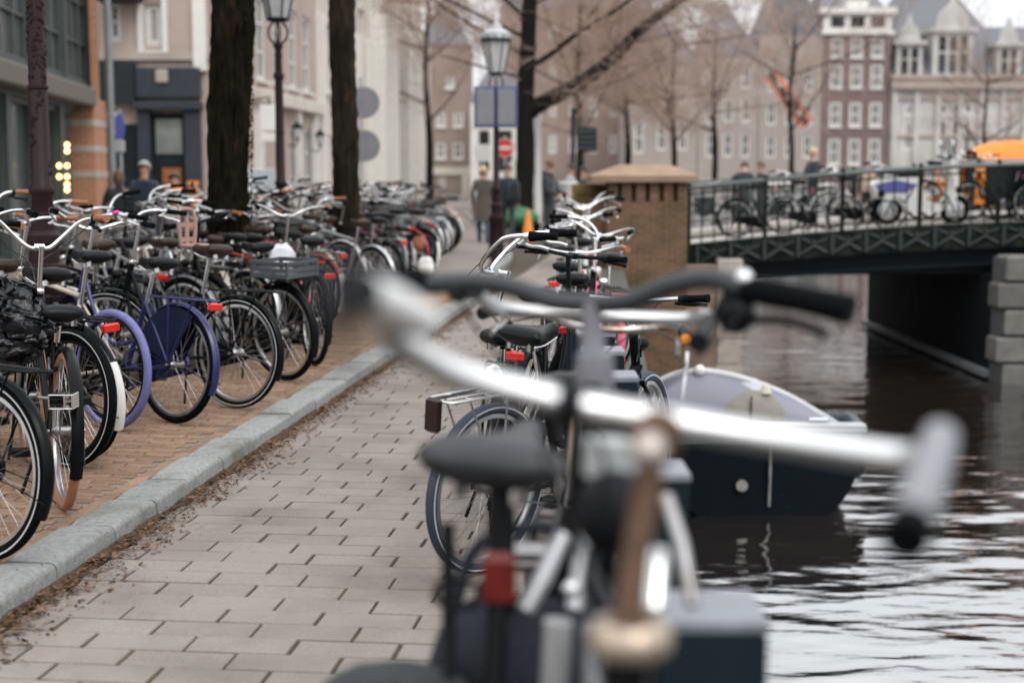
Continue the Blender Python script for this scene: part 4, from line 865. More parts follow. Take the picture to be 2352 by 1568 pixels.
# F: tall swept bar in focus
F = bike('bicycle with a tall chrome handlebar and black twist grip at the picture centre', by_stem(-.055,6.85,.02,1), hd(.02,1), lean=radians(2), group=GQ, frame='diamond', fm=m_black, bar='swept', gfancy=1, hb=1.07, twist=radians(78), steer=0, sh=.84, barm=m_chrome)
# D
D_ = bike('rusty barred bicycle with amber bar ends behind the silver handlebar', by_stem(.16,4.15,.10,1), hd(.10,1), lean=radians(4), group=GQ, frame='oma', bar='north', barm=mat('rusty_chrome', (.58,.56,.54), .3, metal=.9, var=.2, col2=(.25,.12,.06), fac2=.8, s2=9, lo=.5, hi=.6), hb=1.09, sh=1.02, steer=-.12, grip=m_blackm, levers=True, tail=False)
hb_o = [c for c in D_.children if c.name.startswith('handlebar')][0]
for s in (-1,): obj('bar_end', MB().lathe([(.004,-.008),(.014,-.006),(.014,.0)], axis='x', n=12, c=(-.232,.286*s,.03)), m_amber, hb_o)
obj('hanging_lever', MB().tube([(-.12,-.285,-.02),(-.16,-.29,-.07),(-.165,-.29,-.15)], [.006,.007,.008], 8), m_alu, hb_o)
# C: silver bar and the blurred black saddle with the red lamp
Cb = bike('blurred bicycle with a thin silver handlebar and red lamp on its seat post', by_stem(.145,2.85,.30,.95), hd(.30,.95), lean=radians(3), group=GQ, frame='oma', fm=m_black, bar=None, sh=1.10, sw=.23, saddle=mat('grey_highlight_saddle', (.028,.03,.034), .45, var=.35, scale=12, spec=.45), seatpost=m_black, tail=False, hb=1.2)  # black saddle made greyer and shinier, with its highlight put into the material
bp_ = spline([pt(1092,668,2.66),pt(1128,700,2.74),pt(1180,712,2.81),pt(1360,725,2.85),pt(1560,733,2.85),pt(1612,724,2.79),pt(1632,735,2.66)], 6)
hb_o = free('handlebar', MB().tube(bp_, .0135, 12), m_alu, Cb)
obj('grip', MB().tube([pt(1630,736,2.66),pt(1617,760,2.52),pt(1603,787,2.39)], [.016,.017,.018], 12), m_blackm, hb_o)
obj('grip', MB().tube([pt(1092,668,2.66),pt(1075,668,2.52),pt(1050,672,2.41)], [.016,.017,.018], 12), m_blackm, hb_o)
obj('stem', MB().tube([pt(1360,725,2.85),pt(1352,900,2.83)], .014, 12), m_alu, hb_o)
free('seat_lamp', MB().box(pt(1146,1330,2.07), (.05,.026,.085), bev=.012), mat('deep_red_lamp', (.115,.008,.005), .35, var=.2, scale=30), Cb, smooth=False)
free('seat_tube', MB().tube([pt(1152,1060,2.12),pt(1146,1300,2.10),pt(1135,1580,2.03)], .018, 12), m_black, Cb)
free('wire_carrier', MB().tube([pt(1000,1350,2.10),pt(1040,1325,2.10),pt(1100,1345,2.06),pt(1095,1390,2.02),pt(1030,1395,2.02),pt(1000,1372,2.06)], .006, 6, closed=True).tube([pt(1028,1200,2.10),pt(1030,1340,2.08),pt(1032,1560,2.02)], .011, 8), m_black, Cb)
# B: matte black riser bar
Bb = bike('blurred bicycle with a matte black riser handlebar and grey stem', by_stem(.075,2.0,.03,1), hd(.03,1), lean=radians(3), group=GQ, frame='diamond', fm=m_greyf, bar=None, hb=1.2, sh=.9, lamp=False)
m_mblack = mat('matte_black_bar', (.028,.03,.035), .5, var=.1, scale=8)
bp_ = spline([pt(985,652,2.35),pt(1100,648,2.33),pt(1180,660,2.32),pt(1270,690,2.30),pt(1360,697,2.28),pt(1450,690,2.25),pt(1540,655,2.21),pt(1630,640,2.18),pt(1705,660,2.15)], 6)
hb_o = free('handlebar', MB().tube(bp_, .0165, 12), m_mblack, Bb)
obj('grip', MB().tube([pt(1700,660,2.16),pt(1760,672,2.13),pt(1850,688,2.10),pt(1956,712,2.06)], [.019,.0215,.021,.0235], 14), m_rubber, hb_o)
obj('grip', MB().tube([pt(990,652,2.35),pt(930,645,2.37),pt(845,640,2.38)], [.018,.02,.021], 14), m_rubber, hb_o)
obj('stem', MB().tube([pt(1360,690,2.28),pt(1360,740,2.28),pt(1362,800,2.28),pt(1366,850,2.28)], [.019,.018,.021,.03], 14).lathe([(.001,.034),(.018,.034),(.03,.028),(.032,.0),(.03,-.03)], c=pt(1366,852,2.28), n=16), mat('grey_stem', (.22,.22,.245), .45, metal=.3, var=.12), hb_o)
obj('steerer', MB().tube([pt(1364,880,2.25),pt(1318,1180,2.25),pt(1282,1430,2.25)], .0125, 12), m_black, hb_o)
obj('brake_clamp', MB().tube([pt(1650,700,2.17),pt(1720,730,2.15)], [.022,.026], 10).ball(pt(1690,722,2.16), .032, 12, 8), m_black, hb_o)
obj('clamp_bolt', MB().ball(pt(1693,672,2.16), .012, 10, 6).ball(pt(1708,640,2.15), .015, 10, 6), m_chrome, hb_o)
obj('brake_lever', MB().tube(spline([pt(1715,735,2.15),pt(1790,735,2.12),pt(1850,748,2.10),pt(1900,770,2.08)], 3), .0075, 8), m_blackm, hb_o)
free('head_tube', MB().tube([pt(1282,1425,2.0),pt(1266,1660,2.0)], .021, 14), m_silv, Bb)
# A: the big silver handlebar in front
Ab = bike('strongly blurred silver handlebar bicycle closest to the camera with rusty stem', by_stem(.06,1.42,.0,1), hd(0,1), lean=radians(4), group=GQ, frame='diamond', fm=m_black, bar=None, hb=1.2, sh=.9, lamp=False)
m_satin = mat('satin_silver_bar', (.74,.74,.745), .28, metal=.9, var=.05)
k = .97
bp_ = spline([pt(2150,1030,1.30*k),pt(2128,1052,1.36*k),pt(2040,1048,1.41*k),pt(1800,1012,1.44*k),pt(1500,962,1.45*k),pt(1300,925,1.45*k),pt(1060,862,1.43*k),pt(945,806,1.40*k),pt(902,776,1.37*k),pt(893,750,1.34*k),pt(920,730,1.31*k)], 6)
hb_o = free('handlebar', MB().tube(bp_, .0148, 14), m_satin, Ab)
obj('grip', MB().tube([pt(2152,1022,1.30*k),pt(2135,1080,1.25*k),pt(2110,1160,1.2*k),pt(2080,1240,1.14*k)], [.0165,.017,.0185,.0205], 14), m_rubber, hb_o)
obj('grip_sleeve', MB().tube([pt(2160,1002,1.31*k),pt(2140,1068,1.255*k),pt(2112,1150,1.205*k),pt(2092,1205,1.165*k)], [.0165,.0185,.0192,.0200], 14), mat('grey_sheen_sleeve', (.24,.24,.26), .35, metal=.5, var=.1), hb_o)  # grey sheen of the rubber grip, put into the colour of this sleeve
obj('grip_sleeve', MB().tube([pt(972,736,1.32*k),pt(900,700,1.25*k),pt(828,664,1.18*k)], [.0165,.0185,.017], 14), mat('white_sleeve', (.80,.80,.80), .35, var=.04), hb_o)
obj('grip', MB().tube([pt(832,668,1.19*k),pt(812,665,1.05*k),pt(800,660,.9*k)], [.0165,.0165,.015], 14), m_rubber, hb_o)
obj('brake_lever', MB().tube([pt(800,655,.9*k),pt(793,640,.62),pt(790,720,.6),pt(800,800,.6)], [.008,.009,.0095,.008], 10), m_blackm, hb_o)
obj('bar_clamp', MB().tube([pt(1278,921,1.45*k),pt(1335,932,1.45*k)], .021, 14), m_blackm, hb_o)
st_o = obj('stem', MB().tube([pt(1508,985,1.45*k),pt(1488,1100,1.42*k),pt(1460,1280,1.39*k),pt(1442,1440,1.37*k)], [.016,.0142,.0142,.0155], 14).ball(pt(1510,1000,1.43*k), .027, 12, 8), m_rust, hb_o)
obj('stem_bolt', MB().ball(pt(1490,1035,1.38*k), .018, 12, 8), mat('worn_nut', (.5,.44,.40), .4, metal=.7), st_o)
cq = pt(1448,1462,1.36*k)
obj('headset_cup', MB().grid(lambda u, v: (cq.x+(.028+.0125*cos(2*pi*v))*cos(2*pi*u), cq.y+(.028+.0125*cos(2*pi*v))*sin(2*pi*u), cq.z+.017*sin(2*pi*v)), 28, 10, True, True), mat('tarnished_headset', (.52,.42,.33), .35, metal=.6, var=.2), st_o)
free('head_tube', MB().tube([pt(1440,1500,1.37*k),pt(1424,1700,1.36*k)], .024, 14), m_black, Ab)
hl_o = free('headlamp', MB().ball(pt(1412,1178,1.62), .048, 18, 12, sz=1.05), m_blackm, Ab)
obj('lamp_bracket', MB().tube([pt(1400,1010,1.66),pt(1395,1090,1.66)], .03, 10), mat('pale_plastic', (.40,.42,.42), .4), hl_o)
free('brake_rod', MB().tube([pt(1512,1265,1.5),pt(1500,1400,1.46)], .012, 10), m_chrome, Ab)
free('brake_rod', MB().tube([pt(1530,1140,1.9),pt(1565,1250,1.85),pt(1590,1390,1.8)], .010, 10), m_alud, Ab)
nb_ = thing('front_bag', 'dark navy cloth bag hanging between the blurred handlebars at the bottom', 'bag', pt(1215,1530,2.25))
obj('body', MB().grid(lambda u, v: (.165*sin(pi*(.03+.94*u))**.35*cos(2*pi*v)*(1+.08*noise.noise((u*4,v*6,2))), .07*sin(pi*(.03+.94*u))**.4*sin(2*pi*v), -.13+.25*u+.012*noise.noise((u*7,v*8,5))), 14, 26, False, True), mat('navy_canvas', (.012,.016,.026), .8, var=.3, scale=12, bump=.3, bscale=60), nb_)
obj('strap', MB().join(bent([(-.12,0,.1),(-.08,.02,.2),(.05,.03,.22),(.12,0,.1)], .012, 6, 4)), mat('navy_canvas', (.012,.016,.026), .8), nb_)
for (c0, c1, c2, c3) in (((1312,935,1.40),(1250,1060,1.5),(1330,1250,1.55),(1420,1400,1.4)),((1330,940,1.42),(1390,1080,1.55),(1340,1330,1.6),(1380,1560,1.5)),((1690,735,2.1),(1560,860,2.2),(1420,960,2.3),(1330,1180,2.3)),((1040,668,2.3),(1130,800,2.4),(1270,930,2.4),(1310,1150,2.35))):
    free('brake_cable', MB().tube(spline([pt(*c0),pt(*c1),pt(*c2),pt(*c3)], 6), .0032, 6), m_cable, Ab if c0[2] < 2 else Bb)
free('frame_tube', MB().tube([pt(1292,1225,2.15),pt(1250,1320,2.12),pt(1205,1400,2.1)], .015, 12), m_silv, Bb)
free('frame_tube', MB().tube([pt(1352,1215,2.2),pt(1330,1300,2.18),pt(1318,1400,2.15)], .014, 12), m_silv, Bb)
free('chrome_bolt', MB().ball(pt(1312,1352,1.95), .013, 12, 8), m_chrome, Bb)
free('rear_pedal', MB().box(pt(1205,1290,2.6), (.10,.07,.02), bev=.005).box(pt(1205,1262,2.6), (.10,.07,.012), bev=.004), m_alud, Cb, smooth=False)
bag = thing('bag', 'dark fabric bag at the very bottom edge beside the path', 'bag', (pt(905,1560,2.12).x, 2.1, .715))
def bagf(u, v):
    a = 2*pi*v; h_ = [0,.02,.06,.075,.07][min(4,int(round(u*4)))]; rr = [1,1.02,.95,.7,.02][min(4,int(round(u*4)))]
    return (.122*rr*cos(a)+.012*noise.noise((cos(a)*3,sin(a)*3,u*4)), .16*rr*sin(a), h_-.03+.01*noise.noise((cos(a)*2,sin(a)*2,9)))
obj('body', MB().grid(bagf, 5, 22, False, True), mat('bag_canvas', (.022,.028,.03), .8, var=.3, scale=14, bump=.3, bscale=60), bag)
# square posts along the water
for i, y in enumerate((1.99,3.0,3.75,4.48,5.15,5.75,6.55,7.4)):
    ords = ('nearest','second','third','fourth','fifth','sixth','seventh','eighth')
    o = obj('bollard', lambda: MB().box((0,0,.44), (.152,.152,.88), bev=.006), mat('bollard_paint', (.011,.019,.023), .5, var=.2, scale=6, spec=.08), key='bollard', smooth=False); obj('cap', lambda: MB().box((0,0,.890), (.158,.158,.02), bev=.004), mat('bollard_sky_lit_top', (.20,.21,.24), .4, var=.15, scale=14), o, key='bollard_sky_lit_top', smooth=False)  # top plate is paler than the post: reflected sky put into its colour
    o.location = (.262+.014*y, y+.06, 0); tag(o, '%s dark green square post along the canal edge counting from the camera' % ords[i], 'bollard', 'square posts along the canal')
# further canal-side bikes
QB = [(7.75,.30,(.25,1),'black bicycle with a black tubular front rack behind the focused grip',dict(bar='flat',barm=m_blackm,rackm=m_black)),
 (8.9,.42,(.1,1),'bicycle with a straight pale handlebar and brown grips on the canal side',dict(bar='north',grip=m_brgrip,barm=m_alu,hb=1.05)),
 (10.0,.50,(.3,1),'dark bicycle behind the brown gripped one on the canal side',dict(bar='oma',hb=1.1)),
 (11.0,.62,(-.1,1),'pink striped bicycle on the canal side left of the brick pillar',dict(bar='oma',fm=mat('pink_paint',(.62,.12,.2),.4),hb=1.08)),
 (12.2,.62,(.2,1),'silver bicycle midway along the canal side row',dict(bar='north',fm=m_silv,hb=1.12)),
 (13.5,.70,(.1,1),'white bicycle further along the canal side row',dict(bar='oma',fm=m_whitef,hb=1.14)),
 (14.8,.72,(.25,1),'black bicycle with wide chrome bars near the brick pillar',dict(bar='oma',hb=1.2)),
 (16.2,.86,(0,1),'bicycle with high chrome bars left of the brick pillar',dict(bar='tall',hb=1.18)),
 (17.8,.9,(.2,1),'last silver bicycle of the canal side row',dict(bar='oma',fm=m_silv,hb=1.16))]
for (y, x, h_, lab, kw) in QB:
    bike(lab, by_stem(x, y, *h_), hd(*h_), lean=radians(RND.uniform(-9,9)), group=GQ, steer=RND.uniform(-.9,.9), lite=True, **kw)

# ------------------------------------------------------------------ street lamps
m_plum = mat('plum_lamp_paint', (.021,.0085,.0105), .5, var=.2, scale=8, bump=.15, bscale=60, spec=.22)
m_lglass = mat('lantern_glass', (.55,.56,.57), .15, var=.12, scale=5, spec=.6)
def street_lamp(label, x, y, z, sc=1.0, relief=False):
    t = thing('street_lamp', label, 'street lamp', (x, y, z)); t.scale = (sc,)*3
    p = obj('post', lambda: MB().lathe([(.17,0),(.17,.12),(.145,.16),(.13,.75),(.15,.78),(.15,.84),(.1,.88),(.095,1.0),(.115,1.02),(.115,1.07),(.082,1.1),(.066,1.32),(.078,1.34),(.078,1.38),(.062,1.4),(.052,2.7),(.07,2.72),(.07,2.78),(.05,2.8),(.045,3.1),(.065,3.12),(.065,3.16),(.03,3.2)], n=24), m_plum, t, key='lamp_post')
    for k in range(6): obj('collar', lambda: MB().lathe([(.07,-.02),(.083,-.01),(.083,.01),(.07,.02)], n=18), m_plum, p, key='collar', M=Matrix.Translation((0,0,(1.2,1.36,2.02,2.75,3.02,.86)[k])) @ Matrix.Scale((1.05,1.0,.8,.85,.7,1.6)[k], 4))
    if relief:
        r = random.Random(8); mb = MB()
        for k in range(420):
            zz = r.uniform(1.45,3.1); a = zz*4.2+r.choice((0,pi,pi/2))+r.gauss(0,.32); rr = .0605-.0062*(zz-1.4)
            mb.ball((rr*cos(a), rr*sin(a), zz), r.uniform(.006,.013), 6, 4, sz=1.5)
        obj('leaf_relief', mb, m_plum, p)
    mb = MB()
    for s in (1,-1): mb.join(bent([(0,0,3.14),(.1*s,0,3.22),(.125*s,0,3.34),(.06*s,0,3.44),(.0,0,3.46)], .014, 8, 4)).join(bent([(0,0,3.14),(0,.1*s,3.22),(0,.125*s,3.34),(0,.06*s,3.44),(0,0,3.46)], .014, 8, 4))
    obj('heart_bracket', mb, m_plum, t, key='heart')
    ln = obj('lantern_glass', lambda: MB().lathe([(.13,3.48),(.255,4.06)], n=6), m_lglass, t, key='lglass', smooth=False)
    mb = MB()
    for i in range(6):
        a = pi*i/3; mb.tube([(.135*cos(a),.135*sin(a),3.47),(.262*cos(a),.262*sin(a),4.07)], .012, 6)
    mb.lathe([(.11,3.45),(.145,3.46),(.145,3.49),(.11,3.5)], n=18).lathe([(.25,4.05),(.285,4.06),(.285,4.1),(.25,4.11)], n=18)
    obj('lantern_frame', mb, m_blackm, ln, key='lframe')
    obj('lantern_cap', lambda: MB().lathe([(.275,4.1),(.26,4.2),(.18,4.27),(.12,4.29),(.10,4.36),(.045,4.38),(.03,4.46),(.001,4.5)], n=20), mat('pale_lantern_cap', (.40,.41,.42), .45, metal=.3), ln, key='lcap')
    mb = MB()
    for i in range(12): a = pi*i/6; mb.ball((.27*cos(a),.27*sin(a),4.15), .03, 8, 5)
    obj('crown_beads', mb, mat('crown_grey', (.30,.31,.33), .4, metal=.4), ln, key='beads'); return t
p = pt(96,430,9.3); street_lamp('near plum lamp post with leaf relief behind the first bicycles', p.x, 9.3, .08, 1.0, True)
p = pt(645,430,18.9); street_lamp('plum street lamp between the two near tree trunks', p.x, 18.9, .08)
p = pt(1140,430,25.6); L3 = street_lamp('plum street lamp with two grey sign backs at the picture centre', p.x, 25.6, .0, .96)

# ------------------------------------------------------------------ signs
m_signb = mat('sign_back_grey', (.235,.235,.25), .5, metal=.3, var=.08)
m_signe = mat('sign_blue_edge', (.09,.10,.22), .5)
m_pole = mat('galvanised_pole', (.42,.43,.44), .45, metal=.6, var=.1)
for nm, px in (('left',1115),('right',1163)):
    c = pt(px,246,25.35); t = thing('sign_board', '%s one of two grey sign backs with blue edges on the lamp post' % nm, 'sign', c, group='sign backs on the lamp post')
    obj('plate', MB().box((0,0,0), (.30,.02,.62), bev=.008), m_signb, t, smooth=False); obj('edge', MB().box((0,.012,0), (.40,.016,.72), bev=.007), m_signe, t, smooth=False)
ps = pt(829,300,28.)
t = thing('round_sign_pole', 'pole with two round grey sign backs behind the second tree', 'sign', (ps.x, 28, .08))
obj('pole', MB().tube([(0,.03,0),(0,.03,3.35)], .03, 10), m_pole, t)
for y_ in (239,336): obj('sign_plate', MB().lathe([(.001,-.012),(.30,-.012),(.305,0),(.30,.012),(.001,.012)], axis='y', n=32, c=(.07,-.02,hz(y_,28)-.08)), m_signb, t)
c = pt(1160,340,48.)
t = thing('no_entry_sign', 'round red no entry sign with a white bar beside the lamp post', 'sign', (c.x, 48, 0))
obj('pole', MB().tube([(0,.04,0),(0,.04,c.z+.4)], .035, 10), m_pole, t)
sp_ = obj('sign_plate', MB().lathe([(.001,-.012),(.31,-.012),(.315,0),(.31,.012),(.001,.012)], axis='y', n=36, c=(0,0,c.z)), mat('sign_red', (.62,.035,.02), .45, var=.05), t)
obj('white_bar', MB().box((0,-.018,c.z), (.46,.008,.115), bev=.003), m_white, sp_, smooth=False)
obj('white_rim', MB().grid(lambda u, v: ((.30+.012*cos(2*pi*v))*cos(2*pi*u), -.012+.004*sin(2*pi*v), c.z+(.30+.012*cos(2*pi*v))*sin(2*pi*u)), 36, 5, True, True), m_white, sp_)
c = pt(1108,352,46.); t = thing('white_sign_board', 'small white square sign left of the no entry sign', 'sign', (c.x, 46, 0))
obj('pole', MB().tube([(0,.04,0),(0,.04,c.z+.2)], .03, 10), m_pole, t); obj('plate', MB().box((0,0,c.z), (.5,.02,.55), bev=.01), m_white, t, smooth=False)
c = pt(1198,395,47.); t = thing('white_round_sign', 'white rounded panel just below the no entry sign', 'sign', (c.x, 47, 0))
obj('pole', MB().tube([(0,.04,0),(0,.04,c.z+.2)], .03, 10), m_pole, t); obj('plate', MB().lathe([(.001,-.01),(.5,-.01),(.5,.01),(.001,.01)], axis='y', n=24, c=(0,0,c.z)), m_white, t)
c = pt(1234,300,40.); o = obj('white_post', MB().tube([(c.x,40,0),(c.x,40,hz(258,40))], .11, 12), mat('bright_white_paint', (.84,.83,.81), .5, var=.04)); tag(o, 'tall plain white post right of the centre tree trunk', 'post')
c = pt(1316,300,37.); t = thing('traffic_signal', 'dark post with louvred signal box above the people by the pillar', 'traffic light', (c.x, 37, 0))
obj('post', MB().tube([(0,0,0),(0,0,hz(252,37))], .055, 10), m_dark, t); mb = MB().box((.36,0,hz(322,37)), (.5,.22,.62), bev=.03)
bx_ = obj('signal_box', mb, m_dark, t, smooth=False)
for k_ in range(4): obj('louvre', MB().box((.36,-.13,hz(322,37)-.22+k_*.14), (.44,.05,.05)), mat('louvre_grey', (.06,.07,.07), .5), bx_, smooth=False)
c = pt(275,300,31.); t = thing('parking_sign', 'blue oval sign on a grey post left of the dark shop front', 'sign', (c.x, 31, .08))
obj('post', MB().tube([(0,.03,0),(0,.03,hz(262,31))], .035, 10), m_pole, t)
obj('blue_plate', MB().lathe([(.001,-.015),(.15,-.015),(.155,0),(.15,.015),(.001,.015)], axis='y', n=28)._xf(28*5, (0,0,hz(293,31)-.08), (.75,1,1.9)), mat('sign_blue', (.12,.13,.42), .4, var=.08), t)
obj('ticket_box', MB().box((0,0,hz(337,31)-.08), (.17,.12,.26), bev=.02), mat('meter_grey', (.45,.46,.46), .5), t, smooth=False)
c = pt(619,285,36.); t = thing('hanging_shop_sign', 'white hanging shop sign left of the middle street lamp', 'sign', (c.x, 36, 0))
obj('board', MB().box((0,0,hz(274,36)), (.44,.06,.66), bev=.02), m_white, t, smooth=False); obj('lower_board', MB().box((0,0,hz(318,36)), (.4,.06,.22), bev=.02), m_white, t, smooth=False); obj('bracket', MB().tube([(0,0,hz(268,36)+.2),(0,0,hz(228,36)),(-.6,.8,hz(228,36))], .025, 8), m_blackm, t)
c = pt(598,415,33.); t = thing('pale_notice_board', 'pale blue grey notice board beside the first tree trunk', 'sign', (c.x, 33, .08))
obj('board', MB().box((0,0,hz(414,33)-.08), (.72,.05,.5), bev=.015), mat('pale_board', (.46,.50,.53), .5, var=.06), t, smooth=False); obj('leg', MB().tube([(-.25,.03,0),(-.25,.03,1.3)], .025, 8), m_pole, t); obj('leg', MB().tube([(.25,.03,0),(.25,.03,1.3)], .025, 8), m_pole, t)
for nm, px, py, d_ in (('larger','683',300,41.3),('smaller','735',316,46.)):
    c = pt(int(px), py, d_); t = thing('wall_lantern', '%s black lantern mounted on the pale facade behind the second tree' % nm, 'lamp', c, group='black wall lanterns')
    obj('lantern_body', MB().lathe([(.05,-.3),(.15,.05),(.17,.06),(.16,.1),(.05,.22),(.02,.28),(.001,.32)], n=8), m_blackm, t, smooth=False); obj('lantern_glass', MB().lathe([(.06,-.26),(.155,.04)], n=8), m_lglass, t, smooth=False); obj('arm', MB().tube([(0,0,-.3),(-.1,.2,-.45),(-.35,.5,-.4)], .02, 6), m_blackm, t)
# flag with three crosses
c = pt(1812,228,104.); t = thing('hanging_flag', 'slanted orange red flag with a black band and three white crosses', 'flag', c, rot=(0, radians(-38), 0))
m_flag = mat('flag_orange_red', (.55,.16,.09), .8, var=.12); ln = 4.6
def cloth(x0, x1): return MB().grid(lambda u, v: (x0+(x1-x0)*v, .12*sin(u*7+v*1.5)+.05*noise.noise((u*6,v*3,x0)), -ln/2+ln*u), 24, 5)
for (x0, x1, m_) in ((-.55,-.19,m_flag),(.19,.55,m_flag)): obj('red_stripe', cloth(x0, x1), m_, t)
bk = obj('black_band', cloth(-.19,.19), mat('flag_black', (.03,.03,.035), .8), t)
for z_ in (-1.3,0,1.3):
    u_ = (z_+ln/2)/ln; obj('white_cross', MB().beam((-.14,-.16+.12*sin(u_*7+.7),z_-.25),(.14,-.16+.12*sin(u_*7+.7),z_+.25),.04,.09).beam((.14,-.17+.12*sin(u_*7+.7),z_-.25),(-.14,-.17+.12*sin(u_*7+.7),z_+.25),.04,.09), m_white, bk, smooth=False)
obj('pole', MB().tube([(-.9,.05,-ln/2-.2),(.9,.05,-ln/2-.2)], .04, 8).tube([(.9,.05,-ln/2-.2),(1.4,3.4,-ln/2-1.2)], .04, 8), m_pole, t)

# ------------------------------------------------------------------ trees
m_bark = mat('mossy_bark', (.011,.0095,.0065), .95, var=.6, scale=12, bump=1.0, bscale=30, stretch=(1,1,.3), col2=(.045,.028,.014), fac2=.75, s2=4, spec=.04, lo=.55, hi=.68)
m_bark2 = mat('brown_bark', (.016,.013,.009), .95, var=.5, scale=12, bump=.9, bscale=30, stretch=(1,1,.3), col2=(.07,.048,.032), fac2=.8, s2=3.4, spec=.1, lo=.5, hi=.66)
m_barkf = mat('dark_bark', (.014,.013,.011), .95, spec=.1, var=.35, scale=5, bump=.5, bscale=16, stretch=(1,1,.3))
m_twig = mat('bare_twigs', (.40,.285,.23), .9, var=.25, scale=2)
def twigs(mb, p, d, L, r, depth, rnd, curl=.35):
    P = [Vector(p)]; q = Vector(d).normalized(); n = 5
    for i in range(n): q = (q+Vector((rnd.gauss(0,curl*.4), rnd.gauss(0,curl*.4), rnd.gauss(.03,curl*.3)))).normalized(); P.append(P[-1]+q*(L/n))
    mb.tube(P, [r*(1-.6*i/n) for i in range(n+1)], 6 if depth > 2 else (4 if depth > 1 else 3), cap=False)
    if depth > 0:
        for i in range(1, n+1):
            for k in range(2):
                if rnd.random() < .70:
                    b = (P[i]-P[i-1]).normalized(); nd = (b+Vector((rnd.gauss(0,.65), rnd.gauss(0,.65), rnd.gauss(.1,.5)))).normalized(); twigs(mb, P[i-1].lerp(P[i], rnd.random()), nd, L*rnd.uniform(.42,.72), max(.006, r*.42), depth-1, rnd, curl)
def tree(name, label, base, path, rad, m, seed, limbs, group=None, ridge=.06, tm=None, segs=70, nang=36):
    """path: list of points of the trunk axis relative to base; limbs: list of (start, direction, length, radius, depth)."""
    t = thing(name, label, 'tree', base, group=group); P = spline(path, max(2, segs//(len(path)-1))); n = nang; rr = random.Random(seed); mb = MB(); K = len(P)
    def fn(u, v):
        i = min(K-1, int(round(u*(K-1)))); f = i/(K-1)*(len(rad)-1); j = min(len(rad)-2, int(f)); R = rad[j]*(1-(f-j))+rad[j+1]*(f-j); a = 2*pi*v; z = P[i].z
        w = 1+ridge*(.9*noise.noise((cos(a)*2.2+seed, sin(a)*2.2, z*1.3))-1.1*abs(noise.noise((cos(a)*5+seed, sin(a)*5, z*1.1)))+.8*noise.noise((cos(a)*11+seed, sin(a)*11, z*7)))+.07*noise.noise((seed, 3, z*1.4))
        return (P[i].x+R*w*cos(a), P[i].y+R*w*sin(a), z)
    mb.grid(fn, K, n, False, True); obj('trunk', mb, m, t, ang=80)
    lm = MB(); tw_ = MB()
    for (s_, d_, L_, r_, dp) in limbs:
        if dp >= 3: twigs(lm, s_, d_, L_, r_, 0, rr, .12)
        twigs(tw_, s_, d_, L_*1.0, r_*.42, dp, rr)
    if lm.v: obj('limbs', lm, m, t)
    if tw_.v: tag(obj('crown', tw_, tm or m_twig, t, ang=60), kind=None)
    return t
d_ = 12.6; b = pt(520,600,d_); x0 = b.x
tree('street_tree', 'thick mossy tree trunk standing among the near bicycles', (x0,d_,.06), [(0,0,-.1),(.0,0,.6),(.03,0,1.4),(.07,0,2.4),(.11,0,3.2),(.12,0,5.5)], [.215,.178,.172,.176,.186,.2,.17,.15], m_bark, 5, [((.1,0,5.2),(.5,.3,1),2.5,.09,3),((.1,0,5.3),(-.6,.2,1),2.4,.09,3),((.1,0,5.4),(0,-.5,1),2.2,.08,3)], ridge=.17, segs=200, nang=110)
mt_ = [o for o in COL.objects if o.name == 'street_tree'][0]; mm_ = MB(); rm_ = random.Random(2)
for k_ in range(420):
    zz = rm_.uniform(.9,5.0); a_ = rm_.gauss(.15,.38); rr_ = .185+.01*rm_.random(); mm_.ball((.02+.03*zz+rr_*cos(a_)*.97, -abs(rr_*sin(a_))*.97, zz), rm_.uniform(.005,.011), 6, 4, sz=1.4)
tag(obj('moss', mm_, mat('bark_moss', (.014,.017,.004), .95, var=.4, scale=20, spec=.03), mt_), kind='stuff')
d_ = 17.2; b = pt(796,600,d_)
tree('street_tree', 'slimmer brown tree trunk in front of the round sign backs', (b.x,d_,.06), [(0,0,-.1),(0,0,.8),(.0,0,2),(-.02,0,3.4),(-.02,0,6)], [.18,.162,.155,.15,.15,.14], m_bark2, 9, [((0,0,5.6),(.5,.3,1),2.5,.08,3),((0,0,5.8),(-.6,.2,1),2.4,.08,3),((0,0,5.9),(.1,-.5,1),2.4,.08,3)], ridge=.16, segs=200, nang=100)
d_ = 39.; b = pt(1206,470,d_); bx0 = b.x
def rel(px, py, dd=0): q = pt(px, py, d_+dd); return Vector((q.x-bx0, dd, q.z))
t = tree('canal_tree', 'bare dark tree with one long branch reaching right over the people', (bx0,d_,0), [(0,0,-.05),rel(1204,470),rel(1207,350),rel(1206,240),rel(1212,120),rel(1216,20),rel(1222,-120)], [.33,.26,.25,.24,.22,.2,.13], m_barkf, 3,
   [(rel(1216,60),(-.7,.2,.8),4.2,.1,3),(rel(1216,-20),(.2,.4,1),4.5,.1,3),(rel(1214,130),(-.8,.5,.45),3.6,.08,3),(rel(1218,-60),(.6,-.2,.8),4.0,.1,3),(rel(1216,20),(.9,.3,.5),5.0,.07,3),(rel(1214,90),(-.9,-.3,.35),4.4,.06,3),(rel(1216,-40),(.8,.6,.4),5.5,.07,3),(rel(1210,180),(-.6,.6,.2),3.5,.05,3)], tm=m_twig)
br_ = spline([rel(1210,262),rel(1240,240),rel(1330,192),rel(1400,140),rel(1470,70),rel(1560,0,1),rel(1660,-70,2)], 8)
obj('branch', MB().tube(br_, [.24-.13*i/(len(br_)-1) for i in range(len(br_))], 12), m_barkf, t)
